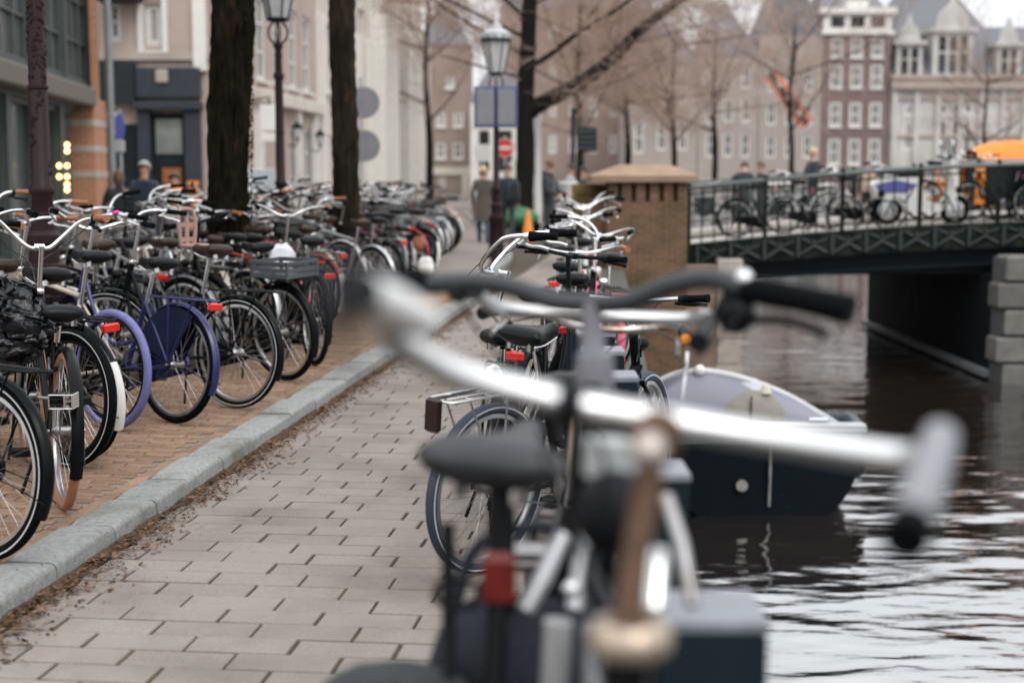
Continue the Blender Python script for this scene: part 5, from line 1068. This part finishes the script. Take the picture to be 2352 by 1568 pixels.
b2 = spline([rel(1214,150),rel(1250,135),rel(1330,75,-1),rel(1420,20,-1),rel(1520,-60,-2)], 8); obj('branch', MB().tube(b2, [.09-.055*i/(len(b2)-1) for i in range(len(b2))], 8), m_barkf, t)
rr = random.Random(77); mb = MB()
for P_ in (br_, b2):
    for i in range(12, len(P_), 2):
        for k_ in range(2): twigs(mb, P_[i], (rr.gauss(.3,.6), rr.gauss(0,.6), rr.gauss(.1,.6)), rr.uniform(1.3,2.9), .016, 2, rr)
obj('branch_twigs', mb, m_twig, t, ang=60)
for (px, dd, H, rr_, lab, sd, spread) in ((1546,70.,8.5,.17,'thin bare tree behind the brick pillar left of the flag',12,1.),(1815,72.,9.,.16,'thin bare tree on the far side standing behind the bridge rail',13,1.),(1640,84.,10,.2,'bare tree with hanging twigs in front of the flag house',14,1.2),(2260,80.,7,.16,'small bare tree before the grand stone building',15,.8),(1330,62.,9,.2,'bare tree behind the dark signal box',16,1.2),(985,66.,10,.2,'bare tree above the massed bicycles in front of the gable house',17,1.),(1440,75.,10,.2,'bare tree above the sandstone cap of the pillar',18,1.2)):
    b = pt(px,405,dd); rr = random.Random(sd); lim = []
    for k_ in range(13 if px < 1700 else 9): z_ = H*rr.uniform(.35,.97); lim.append(((0,0,z_),(rr.gauss(0,.9)*spread, rr.gauss(0,.5), rr.uniform(.1,1)), rr.uniform(2.8,5.2)*spread, .055, 3))
    tree('bare_tree', lab, (b.x,dd,0), [(0,0,-.05),(.05,0,H*.3),(-.1,0,H*.6),(.05,0,H)], [rr_,rr_*.8,rr_*.6,rr_*.25], m_barkf, sd, lim, group='bare trees in the background', segs=24)
# ------------------------------------------------------------------ people
m_skin = mat('skin', (.52,.30,.22), .55, var=.08)
def skeleton(pose):
    J = {'pelvis':((0,0,.94),(.155,.115)),'waist':((0,0,1.10),(.145,.105)),'chest':((0,.01,1.32),(.185,.125)),'neckb':((0,.015,1.46),(.075,.07)),'neck':((0,0,1.52),(.052,.055)),'head':((0,-.01,1.62),(.078,.092)),'top':((0,0,1.70),(.062,.075))}
    E = [('pelvis','waist'),('waist','chest'),('chest','neckb'),('neckb','neck'),('neck','head'),('head','top')]
    arms = {'stand':((.23,.03,1.14),(.235,-.06,.90),(.235,-.08,.82)),'pocket':((.25,.07,1.14),(.21,-.09,.96),(.18,-.12,.93)),'up':((.22,-.10,1.16),(.12,-.22,1.34),(.08,-.2,1.44)),'reach':((.22,-.06,1.16),(.2,-.30,1.08),(.19,-.38,1.06))}
    for s, nm in ((1,'l'),(-1,'r')):
        a = arms[pose[1] if s > 0 else pose[2]]; st = pose[0]; dy = {'stand':.0,'walk':.16*s,'lean':.06*s}[st]
        J[nm+'sh'] = ((.175*s,.01,1.41),(.068,.066)); J[nm+'el'] = ((a[0][0]*s,a[0][1],a[0][2]),(.052,.052)); J[nm+'wr'] = ((a[1][0]*s,a[1][1],a[1][2]),(.036,.034)); J[nm+'ha'] = ((a[2][0]*s,a[2][1],a[2][2]),(.04,.026))
        J[nm+'hi'] = ((.092*s,0,.86),(.098,.1)); J[nm+'kn'] = ((.1*s,-dy*.6-.01,.49),(.066,.066)); J[nm+'an'] = ((.1*s,-dy+.03,.1),(.046,.05)); J[nm+'to'] = ((.108*s,-dy-.11,.045),(.046,.035))
        E += [('chest',nm+'sh'),(nm+'sh',nm+'el'),(nm+'el',nm+'wr'),(nm+'wr',nm+'ha'),('pelvis',nm+'hi'),(nm+'hi',nm+'kn'),(nm+'kn',nm+'an'),(nm+'an',nm+'to')]
        for q in range(4): J['%sf%d' % (nm,q)] = ((a[2][0]*s+(q-1.5)*.018, a[2][1]-.02, a[2][2]-.065+.006*abs(q-1.5)),(.009,.009)); E.append((nm+'ha','%sf%d' % (nm,q)))
        J[nm+'th'] = ((a[2][0]*s-.045*s, a[2][1]-.03, a[2][2]-.02),(.01,.01)); E.append((nm+'ha',nm+'th'))
    if pose[0] == 'lean':
        for k in J:
            (p, r) = J[k]
            if p[2] > .93: an = .42; y, z = p[1], p[2]-.93; J[k] = ((p[0], y*cos(an)-z*sin(an), .93+y*sin(an)+z*cos(an)), r)
    return J, E
BODY = {}
def body_mesh(pose):
    if pose in BODY: return BODY[pose]
    J, E = skeleton(pose); names = list(J); me = bpy.data.meshes.new('body_cage'); me.from_pydata([J[n][0] for n in names], [(names.index(a), names.index(b)) for a, b in E], [])
    o = bpy.data.objects.new('body_cage', me); COL.objects.link(o); o.modifiers.new('skin', 'SKIN'); sv = me.skin_vertices[0].data
    for i, n in enumerate(names): sv[i].radius = J[n][1]; sv[i].use_root = n == 'pelvis'
    md = o.modifiers.new('sub', 'SUBSURF'); md.levels = 1; md.render_levels = 1
    bpy.context.view_layer.update(); ev = o.evaluated_get(bpy.context.evaluated_depsgraph_get()); out = bpy.data.meshes.new_from_object(ev)
    bpy.data.objects.remove(o); out.materials.clear()
    for k in range(4): out.materials.append(None)
    zone = []
    for p in out.polygons:
        c = p.center; best = min(range(len(E)), key=lambda e: _segd(c, Vector(J[E[e][0]][0]), Vector(J[E[e][1]][0]))); b = E[best][1]
        zone.append(3 if b in ('neck','head','top') or b[1:] in ('ha','th') or b[1:2] == 'f' else (2 if b[1:] == 'to' or (b[1:] == 'an' and c.z < .1) else (1 if b[1:] in ('kn','an') or (b[1:] == 'hi' and c.z < .86) else 0)))
    out.polygons.foreach_set('material_index', zone); out.polygons.foreach_set('use_smooth', [True]*len(zone)); BODY[pose] = (out, J); return BODY[pose]
def _segd(p, a, b):
    ab = b-a; t = max(0, min(1, (p-a).dot(ab)/max(1e-9, ab.length_squared))); return (p-(a+ab*t)).length
m_shoe = mat('dark_shoes', (.02,.02,.02), .5)
def cl(name, c): return mat('cloth_'+name, c, .85, var=.2, scale=9, bump=.25, bscale=50, sheen=.2)
def person(label, x, y, z, yaw, pose, jacket, pants, hair, sc=1.0, hairlen=.0, coat=None, scarf=None, hood=None, hat=None, group=None):
    me, J = body_mesh(pose); t = thing('person', label, 'person', (x, y, z), yaw, group); t.scale = (sc,)*3
    o = bpy.data.objects.new('body', me); COL.objects.link(o); o.parent = t
    for k, m_ in enumerate((jacket, pants, m_shoe, m_skin)): o.material_slots[k].link = 'OBJECT'; o.material_slots[k].material = m_
    h = Vector(J['head'][0]); tp = Vector(J['top'][0]); c = h.lerp(tp, .42)+Vector((0,.014,.0))
    def hf(u, v):
        a = 2*pi*v; ph = pi*u*(.62+hairlen*.3); f = .5-.5*cos(a-pi/2); cut = 1-.42*(1-f)*max(0,(u-.35)/.65)
        return (c.x+.098*sin(ph*cut)*cos(a)*1.0, c.y+.112*sin(ph*cut)*sin(a), c.z+.118*cos(ph*cut)-(hairlen*.14*f*u*u))
    obj('hair', MB().grid(hf, 9, 18, False, True), hat or hair, t)
    obj('nose', MB().ball((h.x,h.y-.098,h.z+.012), .014, 8, 6, sz=1.5), m_skin, t)
    for s in (1,-1): obj('eye', MB().ball((h.x+.032*s,h.y-.086,h.z+.035), .010, 8, 5), m_shoe, t); obj('ear', MB().ball((h.x+.084*s,h.y+.01,h.z+.015), .022, 8, 5, sx=.5), m_skin, t)
    obj('mouth', MB().ball((h.x,h.y-.09,h.z-.035), .02, 8, 5, sy=.35, sz=.3), mat('lips', (.35,.13,.11), .5), t)
    if coat: 
        m_, hem = coat; obj('coat_skirt', MB().lathe([(.17,1.12),(.19,.95),(.225,hem+.1),(.235,hem)], n=22, cap=False)._xf(22*4, (0,.0,0), (1,.78,1)), m_, t)
    if scarf: obj('scarf', MB().grid(lambda u, v: ((.085+.045*cos(2*pi*v))*cos(2*pi*u), .015+(.085+.045*cos(2*pi*v))*sin(2*pi*u), 1.475+.05*sin(2*pi*v)+.0), 18, 8, True, True), scarf, t)
    if hood: obj('hood', MB().grid(lambda u, v: ((.09+.04*cos(2*pi*v))*cos(2*pi*u), .04+(.08+.045*cos(2*pi*v))*sin(2*pi*u), 1.46+.055*sin(2*pi*v)+(.03 if sin(2*pi*u) > 0 else 0)), 18, 8, True, True), hood, t)
    return t
def backpack(label, x, y, z, yaw, m_, sc=1.0):
    t = thing('backpack', label, 'backpack', (x, y, z), yaw); t.scale = (sc,)*3
    obj('pack', MB().grid(lambda u, v: (.15*(abs(cos(2*pi*v))**.5*(1 if cos(2*pi*v) > 0 else -1))*(1 if .08 < u < .92 else .8)*(1-.12*u), .085*(abs(sin(2*pi*v))**.6*(1 if sin(2*pi*v) > 0 else -1))*(1 if .08 < u < .92 else .7), .42*u), 9, 20, False, True).box((0,0,.005), (.2,.1,.01)).box((0,0,.415),(.17,.08,.012)), m_, t)
    obj('pocket', MB().box((0,.09,.12), (.2,.05,.17), bev=.02), m_, t, smooth=False)
    for s in (1,-1): obj('strap', MB().join(bent([(.08*s,-.07,.4),(.09*s,-.16,.40),(.1*s,-.24,.25),(.1*s,-.12,.06),(.09*s,-.06,.04)], .015, 6, 4)), m_, t)
    return t
navy, blk, brn, drk, jean = cl('navy',(.018,.028,.045)), cl('black',(.016,.02,.024)), cl('grey_brown',(.085,.07,.062)), cl('charcoal',(.03,.035,.038)), cl('denim',(.05,.07,.11))
h_grey, h_blond, h_brown, h_dark = cl('grey_hair',(.36,.33,.29)), cl('blond_hair',(.55,.37,.22)), cl('brown_hair',(.11,.065,.04)), cl('dark_hair',(.04,.03,.025))
p = pt(273,430,21.); person('person in a dark jacket with a hand raised facing this way', p.x, 21, .08, radians(20), ('stand','up','pocket'), blk, drk, h_brown, .88, .7)
p = pt(333,430,20.5); person('grey haired person in a navy coat seen from behind at left', p.x, 20.5, .08, radians(172), ('walk','stand','pocket'), navy, drk, h_grey, .95, coat=(navy,.62))
p = pt(402,440,20.3); person('person with an orange scarf seen from behind at left', p.x, 20.3, .08, radians(185), ('stand','pocket','pocket'), blk, drk, h_brown, .86, scarf=cl('orange_scarf',(.85,.28,.03)))
p = pt(398,440,20.1); backpack('white backpack on the person with the orange scarf', p.x, 20.09, .08+.84, 0, cl('white_canvas',(.62,.60,.56)), .86)
p = pt(1110,430,31.5); person('blond person in a long grey brown coat walking away at centre', p.x, 31.5, .0, radians(176), ('walk','stand','stand'), brn, jean, h_blond, 1.0, .9, coat=(brn,.55))
p = pt(1166,430,33.); person('person in dark clothes half hidden behind the centre lamp post', p.x, 33, .0, radians(180), ('walk','pocket','stand'), navy, drk, h_dark, 1.02)
p = pt(1180,430,32.8); backpack('dark backpack on the person behind the centre lamp post', p.x, 32.77, .98, 0, blk)
p = pt(1262,430,29.5); person('person in a black hoodie looking down left of the brick pillar', p.x, 29.5, .0, radians(62), ('stand','reach','reach'), blk, drk, h_brown, 1.06, hood=blk)
p = pt(1312,430,33.5); person('person in a pale jacket behind the litter bin', p.x, 33.5, .0, radians(70), ('stand','pocket','pocket'), cl('pale_blue',(.32,.34,.40)), drk, h_dark, 1.04)
p = pt(1340,430,33.); person('person with a black cap just left of the brick pillar', p.x, 33.0, .0, radians(95), ('stand','pocket','reach'), blk, drk, h_dark, 1.0, hat=blk)
def deckz(x, y): q = Vector((x,y,0))-B0; return dz(q.dot(bd))
for (px, d_, yaw, pose, jk, hr, sc, lab) in ((1709,27.6,170,('lean','reach','reach'),blk,h_dark,.80,'person in black bending forward behind the left end of the bridge rail'),(1747,28.0,95,('stand','pocket','reach'),drk,h_brown,.76,'brown haired person in grey looking right behind the bridge rail'),(1866,27.8,-70,('walk','reach','reach'),navy,h_blond,.86,'fair haired person in a navy jacket in the middle of the bridge'),(1994,26.4,180,('stand','stand','stand'),blk,h_dark,.66,'small person in black with a cream backpack beside the scooter')):
    p = pt(px,430,d_); person(lab, p.x, d_, deckz(p.x,d_), radians(yaw), pose, jk, drk, hr, sc)
p = pt(1994,430,26.25); backpack('cream backpack worn by the small person beside the scooter', p.x, 26.24, deckz(p.x,26.3)+.62, 0, cl('cream_canvas',(.60,.46,.34)), .82)

# ------------------------------------------------------------------ boat
t = thing('moored_boat', 'dark sloop with a lavender grey spray hood moored below the quay', 'boat', (2.55,14.2,WATER))
sec = [(0,.98,.90,-.2),(.9,1.10,.88,-.35),(1.4,.98,.78,-.38),(2.0,.78,.70,-.35),(2.6,.5,.66,-.25),(3.0,.22,.66,.0),(3.2,.03,.68,.2)]
def hull(u, v):
    k = u*(len(sec)-1); i = min(len(sec)-2, int(k)); f = k-i; y, w, g, b_ = [sec[i][q]*(1-f)+sec[i+1][q]*f for q in range(4)]; a = (v-.5)*2; s_ = 1 if a > 0 else -1; a = abs(a)
    return (s_*w*sin(min(1, a*1.15)*pi/2)**.8, y, b_+(g-b_)*a**1.7)
m_hull = mat('boat_hull_navy', (.006,.009,.013), .45, var=.15, spec=.05); m_rub = mat('rubbing_strake', (.075,.095,.105), .5); m_canvas = mat('lavender_canvas', (.20,.20,.245), .75, var=.08, scale=3, bump=.15, bscale=60)
mb = MB().grid(hull, 22, 25); mb.f.append(tuple(range(25))); obj('hull', mb, m_hull, t, ang=60)
for s_ in (1,-1): obj('rubbing_strake', MB().tube([Vector(hull(i/21, .5+.5*s_))+Vector((0,0,-.02)) for i in range(22)], .055, 8), m_rub, t)
obj('transom_rail', MB().box((0,.02,.90), (2.06,.14,.10), bev=.02), mat('boat_deck_grey', (.42,.43,.45), .5), t, smooth=False); obj('transom_band', MB().box((0,-.03,.80), (1.96,.04,.09)), m_rub, t, smooth=False)
obj('deck', MB().add([(-1.0,.1,.66),(1.0,.1,.66),(.95,1.4,.64),(.5,2.6,.6),(-.5,2.6,.6),(-.95,1.4,.64)], [(0,1,2,3,4,5)]), mat('boat_sole', (.36,.36,.38), .6), t, smooth=False)
off = Vector((2.55,14.2,WATER)); arch = spline([pt(1446,960,15.2)-off,pt(1458,925,15.2)-off,pt(1480,900,15.2)-off,pt(1535,867,15.2)-off,pt(1605,852,15.2)-off,pt(1700,868,15.2)-off,pt(1800,905,15.2)-off,pt(1880,950,15.2)-off,pt(1968,1003,15.2)-off], 5); K = len(arch)
def hood(u, v):
    a = arch[min(K-1, int(round(v*(K-1))))]; f = u; zb = .70; return (a.x*(1-.30*f**2), a.y+1.25*f, zb+(a.z-zb)*(1-f**1.6))
obj('canvas_panel', MB().grid(lambda u, v: (lambda a: (a.x, a.y-.42*u-.1*sin(pi*u), a.z+(min(.86, a.z)-a.z)*u))(arch[min(K-1, int(round(v*(K-1))))]), 9, K), m_canvas, t, ang=80)
hd_o = obj('spray_hood', MB().grid(hood, 10, K), m_canvas, t, ang=80)
obj('hood_frame', MB().tube(arch, .04, 8), mat('hood_frame_grey', (.50,.50,.52), .4), hd_o); obj('hood_lamp', MB().ball(pt(1606,850,15.15)-off, .065, 10, 6), m_white, hd_o)
q = pt(1732,968,14.5)-off
wc = obj('wheel_cover', MB().lathe([(.001,-.09),(.18,-.08),(.29,-.04),(.33,.0),(.3,.03),(.001,.05)], axis='y', n=32, c=q), mat('beige_canvas', (.27,.25,.22), .85, var=.18, scale=5, bump=.3, bscale=20), t)
obj('cover_tip', MB().lathe([(.07,0),(.04,.06),(.015,.09)], c=(q.x+.11,q.y,q.z+.30), n=10), mat('beige_canvas_tip', (.5,.47,.38), .85), wc); obj('cover_seam', MB().box((q.x-.05,q.y-.1,q.z+.1), (.012,.02,.36)), m_blackm, wc, smooth=False)
obj('dashboard', MB().box((-.35,1.1,.98), (1.1,.5,.5), bev=.08), mat('boat_console', (.45,.45,.48), .5), t, smooth=False)
obj('stern_strip', MB().tube([(.06,-.04,.78),(.06,-.05,.4),(.06,-.02,.1)], .018, 8), m_alud, t); obj('exhaust', MB().lathe([(.045,-.05),(.06,-.05),(.06,.02)], axis='y', n=14, c=(-.22,-.01,.32)), m_alud, t); obj('cleat', MB().box((.55,.02,.985), (.2,.05,.035), bev=.012), m_chrome, t, smooth=False); obj('fender', MB().ball((1.06,.45,.55), .13, 12, 8, sz=1.9), m_rubber, t)

# ------------------------------------------------------------------ things on the bridge
def dpos(px, d_): x = pt(px,430,d_).x; return x, d_, deckz(x, d_)
x, y, z = dpos(2102,25.45)
t = thing('scooter', 'white and blue motor scooter parked on the bridge', 'scooter', (x,y,z)); t.scale = (1.15,1.15,1.15)
m_sw = mat('scooter_white', (.70,.70,.68), .3, coat=.3, var=.05); m_sb = mat('scooter_blue', (.09,.09,.30), .35, coat=.3)
for cx in (-.42,.62):
    w_ = obj('wheel', MB().grid(lambda u, v: (cx+(.19+.045*cos(2*pi*v))*cos(2*pi*u), .05*sin(2*pi*v), .235+(.19+.045*cos(2*pi*v))*sin(2*pi*u)), 28, 10, True, True), m_rubber, t); obj('rim', MB().lathe([(.04,-.045),(.15,-.03),(.15,.03),(.04,.045)], axis='y', n=18, c=(cx,0,.235)), m_alu, w_)
obj('body', MB().prism([(-.62,.42),(-.70,.62),(-.5,.78),(.05,.72),(.12,.40),(.40,.30),(.36,.20),(-.1,.20),(-.3,.36)], .34, Matrix(((1,0,0,0),(0,0,1,-.17),(0,1,0,0),(0,0,0,1)))), m_sw, t, smooth=False)
obj('side_panel', MB().prism([(-.60,.50),(-.66,.62),(-.35,.70),(.0,.62),(-.2,.5)], .36, Matrix(((1,0,0,0),(0,0,1,-.18),(0,1,0,0),(0,0,0,1)))), m_sb, t, smooth=False)
obj('seat', MB().box((-.25,0,.80), (.66,.28,.09), bev=.035), m_blacks, t, smooth=False); obj('leg_shield', MB().prism([(.40,.25),(.55,.55),(.46,1.0),(.52,1.02),(.64,.55),(.5,.25)], .44, Matrix(((1,0,0,0),(0,0,1,-.22),(0,1,0,0),(0,0,0,1)))), m_sw, t, smooth=False)
obj('front_mudguard', MB().grid(lambda u, v: (.62+(.27+.0*v)*cos(.2+2.2*u), .09*(v-.5)*2, .235+(.27-.03*(2*v-1)**2)*sin(.2+2.2*u)), 12, 5), m_sw, t); obj('handlebar', MB().tube([(.42,-.32,1.06),(.50,-.1,1.02),(.50,.1,1.02),(.42,.32,1.06)], .02, 8), m_blackm, t)
obj('windscreen', MB().grid(lambda u, v: (.56-.12*u, (v-.5)*.42, 1.0+.36*u), 5, 5), m_lens, t)
for s_ in (1,-1): obj('mirror', MB().ball((.46,.3*s_,1.24), .07, 10, 6, sx=.35).tube([(.48,.26*s_,1.04),(.46,.3*s_,1.2)], .008, 6), m_lens, t)
m_or = mat('orange_frame_paint', (.80,.25,.02), .4, var=.1)
x, y, z = dpos(2290,26.0); bike('orange bicycle leaning on the bridge rail beside the scooter', (x,y,z), pi, lean=radians(-4), group='bicycles on the bridge', frame='oma', fm=m_or, rackm=m_or, lite=True, bar='oma', fend=m_or)
x, y, z = dpos(2345,25.35); bk = bike('dark bicycle with a pink crate at the right edge of the bridge', (x+.2,y,z), pi*.97, lean=radians(-3), group='bicycles on the bridge', frame='oma', lite=True, rack=True, tail=False, crate=(mat('pink_crate',(.62,.22,.36),.5),.32,.44,.26))
for (px, fm_, hd_, lab) in ((1690,m_black,0.1,'black bicycle leaning on the left end of the bridge rail'),(1800,m_silv,.0,'silver bicycle on the bridge between the standing people'),(1905,m_whitef,.05,'white bicycle on the bridge left of the scooter')):
    x, y, z = dpos(px,25.8); bike(lab, (x,y,z), hd_, lean=radians(5), group='bicycles on the bridge', frame='oma', fm=fm_, lite=True)
x, y, z = dpos(2292,25.9)
t = thing('cargo_bike', 'orange cargo tricycle with a covered box at the right edge of the bridge', 'cargo bike', (x,y,z)); t.scale = (1.12,1.1,1.12)
obj('box', MB().box((0.25,0,.62), (1.35,.8,.56)), m_dark, t, smooth=False)
for sx in (-.42,.92):
    for sy in (-.41,.41): obj('corner_post', MB().box((sx,sy,.62), (.15,.06,.72), bev=.012), m_or, t, smooth=False)
obj('rim_rail', MB().box((.25,-.42,.93), (1.5,.06,.09)).box((.25,.42,.93), (1.5,.06,.09)).box((-.48,0,.93), (.06,.9,.09)).box((.98,0,.93),(.06,.9,.09)), mat('cargo_rail_grey', (.4,.38,.37), .5), t, smooth=False)
obj('cover', MB().grid(lambda u, v: (-.46+1.45*u, (v-.5)*.9, .98+.30*(sin(pi*v)**.5 if 0 < v < 1 else 0)*(sin(pi*min(1,max(0,u*.9+.05)))**.35)+.03*noise.noise((u*6,v*6,1))), 14, 11), mat('orange_tarp', (.78,.22,.02), .6, var=.25, scale=5), t)
for sy in (-.46,.46):
    w_ = obj('wheel', ring([(.25,.012),(.25,-.012),(.235,-.012),(.235,.012)], 36), m_alu, t, key='cargorim', M=T((.25,sy,.27))); obj('tyre', k_tyre(.27,.045), m_rubber, w_, key='cargotyre'); obj('spokes', k_spokes(.27,20), m_spoke, w_, key='cargospokes')
w_ = obj('wheel', ring([(.31,.012),(.31,-.012),(.295,-.012),(.295,.012)], 36), m_alu, t, key='cargorim2', M=T((-1.2,0,.33))); obj('tyre', k_tyre(.33,.045), m_rubber, w_, key='cargotyre2')
obj('frame', MB().tube([(-1.2,0,.33),(-.9,0,.34),(-.4,0,.4)], .025, 8).tube([(-.9,0,.34),(-1.0,0,.85)], .022, 8), m_or, t); obj('saddle', k_saddle(.27,.2), m_blacks, t, key='saddle0.20', M=T((-1.02,0,.92))); obj('handlebar', MB().tube([(-.52,-.33,1.12),(-.47,-.15,1.02),(-.47,.15,1.02),(-.52,.33,1.12)], .014, 8), m_chrome, t)

# ------------------------------------------------------------------ small things along the street
p = pt(1305,440,30.); t = thing('litter_bin', 'pale tapered litter bin on a post beside the person in the hoodie', 'bin', (p.x,30,0))
obj('post', MB().tube([(0,0,0),(0,0,.8)], .05, 10), m_pole, t); obj('bin', MB().lathe([(.12,.75),(.14,.8),(.19,1.32),(.205,1.33),(.205,1.40),(.18,1.42)], n=20), mat('bin_pale_grey', (.55,.55,.52), .5), t)
p = pt(1186,530,38.); t = thing('covered_scooter', 'scooter under a rounded green cover right of the centre lamp post', 'scooter', (p.x,38,0)); 
obj('cover', MB().grid(lambda u, v: (.62*sin(pi*(.02+.96*u))**.6*cos(2*pi*v), .4*sin(pi*(.02+.96*u))**.6*sin(2*pi*v), .12+.62*u+.02*noise.noise((u*5,v*7,2))), 12, 22, False, True), mat('green_cover', (.04,.16,.075), .6, var=.2, scale=4), t); obj('wheel', MB().lathe([(.05,-.05),(.2,-.05),(.2,.05),(.05,.05)], axis='y', n=18, c=(-.45,0,.2)), m_rubber, t); obj('wheel', MB().lathe([(.05,-.05),(.2,-.05),(.2,.05),(.05,.05)], axis='y', n=18, c=(.45,0,.2)), m_rubber, t)
p = pt(1213,520,34.); t = thing('traffic_cone', 'orange cone between the green cover and the canal side bicycles', 'cone', (p.x,34,0)); obj('cone', MB().lathe([(.17,.03),(.15,.06),(.04,.72),(.03,.74)], n=16), m_or, t); obj('base', MB().box((0,0,.016), (.42,.42,.032)), m_or, t, smooth=False)
o = obj('cycle_lamp', MB().ball((0,0,0), .06, 10, 6), m_bulb); o.location = pt(1101,513,37.); tag(o, 'single warm lit lamp left of the centre lamp post', 'lamp')
def bag_(label, px, py, d_, s_, m_):
    c = pt(px, py, d_); o = obj('plastic_bag', MB().grid(lambda u, v: ((1+.25*noise.noise((u*4+px,v*5,1)))*s_*sin(pi*u)**.7*cos(2*pi*v), (1+.25*noise.noise((u*4,v*5,7)))*s_*.7*sin(pi*u)**.7*sin(2*pi*v), s_*1.2*(-cos(pi*u))+.02*noise.noise((u*9,v*9,3))), 14, 20, False, True), m_, ang=30); o.location = c; tag(o, label, 'bag')
bag_('white plastic bag hanging on a bicycle right of the first tree', 648, 598, 11.2, .105, mat('white_plastic', (.68,.69,.74), .45, var=.1, scale=6))
bag_('crumpled white cover lying on a bicycle right of the second tree', 978, 612, 17.3, .10, mat('white_cover', (.72,.71,.70), .5, var=.08))
bag_('brown bag on a bicycle right of the second tree', 962, 560, 18.0, .075, mat('brown_bag', (.28,.10,.05), .7))
c = pt(10,735,6.2)
o = obj('plastic_cover', MB().grid(lambda u, v: ((.13+.07*u)*sin(pi*(.02+.96*u))**.4*cos(2*pi*v)*(1+.5*noise.noise((u*3,cos(2*pi*v)*2,sin(2*pi*v)*2)))+.07*abs(noise.noise((u*9,v*14,4))), .10*sin(pi*(.02+.96*u))**.4*sin(2*pi*v)*(1+.5*noise.noise((u*3,cos(2*pi*v)*2,7)))+.06*abs(noise.noise((u*11,v*15,8))),   .17-.36*u+.06*noise.noise((u*5,v*9,5))), 44, 64, False, True), mat('black_plastic', (.006,.007,.009), .2, var=.3, scale=5, bump=.6, bscale=30), ang=25)
o.location = c; tag(o, 'crumpled black plastic cover over the bicycles at the left edge', 'cover')
c = pt(430,520,10.2); t = thing('child_seat', 'small salmon coloured child seat back left of the first tree', 'child seat', c, rz=radians(55)); t.scale = (.6,.6,.62)
ms_ = mat('salmon_plastic', (.36,.22,.19), .5, var=.08)
obj('backrest', MB().join(bent([(-.10,0,-.22),(-.13,0,.0),(-.11,.02,.17),(0,.03,.2),(.11,.02,.17),(.13,0,.0),(.10,0,-.22)], .024, 8, 4)).box((0,.01,-.05), (.05,.03,.34)).box((0,.012,-.15), (.2,.03,.05)).box((0,.012,.02), (.22,.03,.05)), ms_, t); obj('seat', MB().box((0,-.12,-.22), (.24,.28,.05), bev=.02), ms_, t, smooth=False)
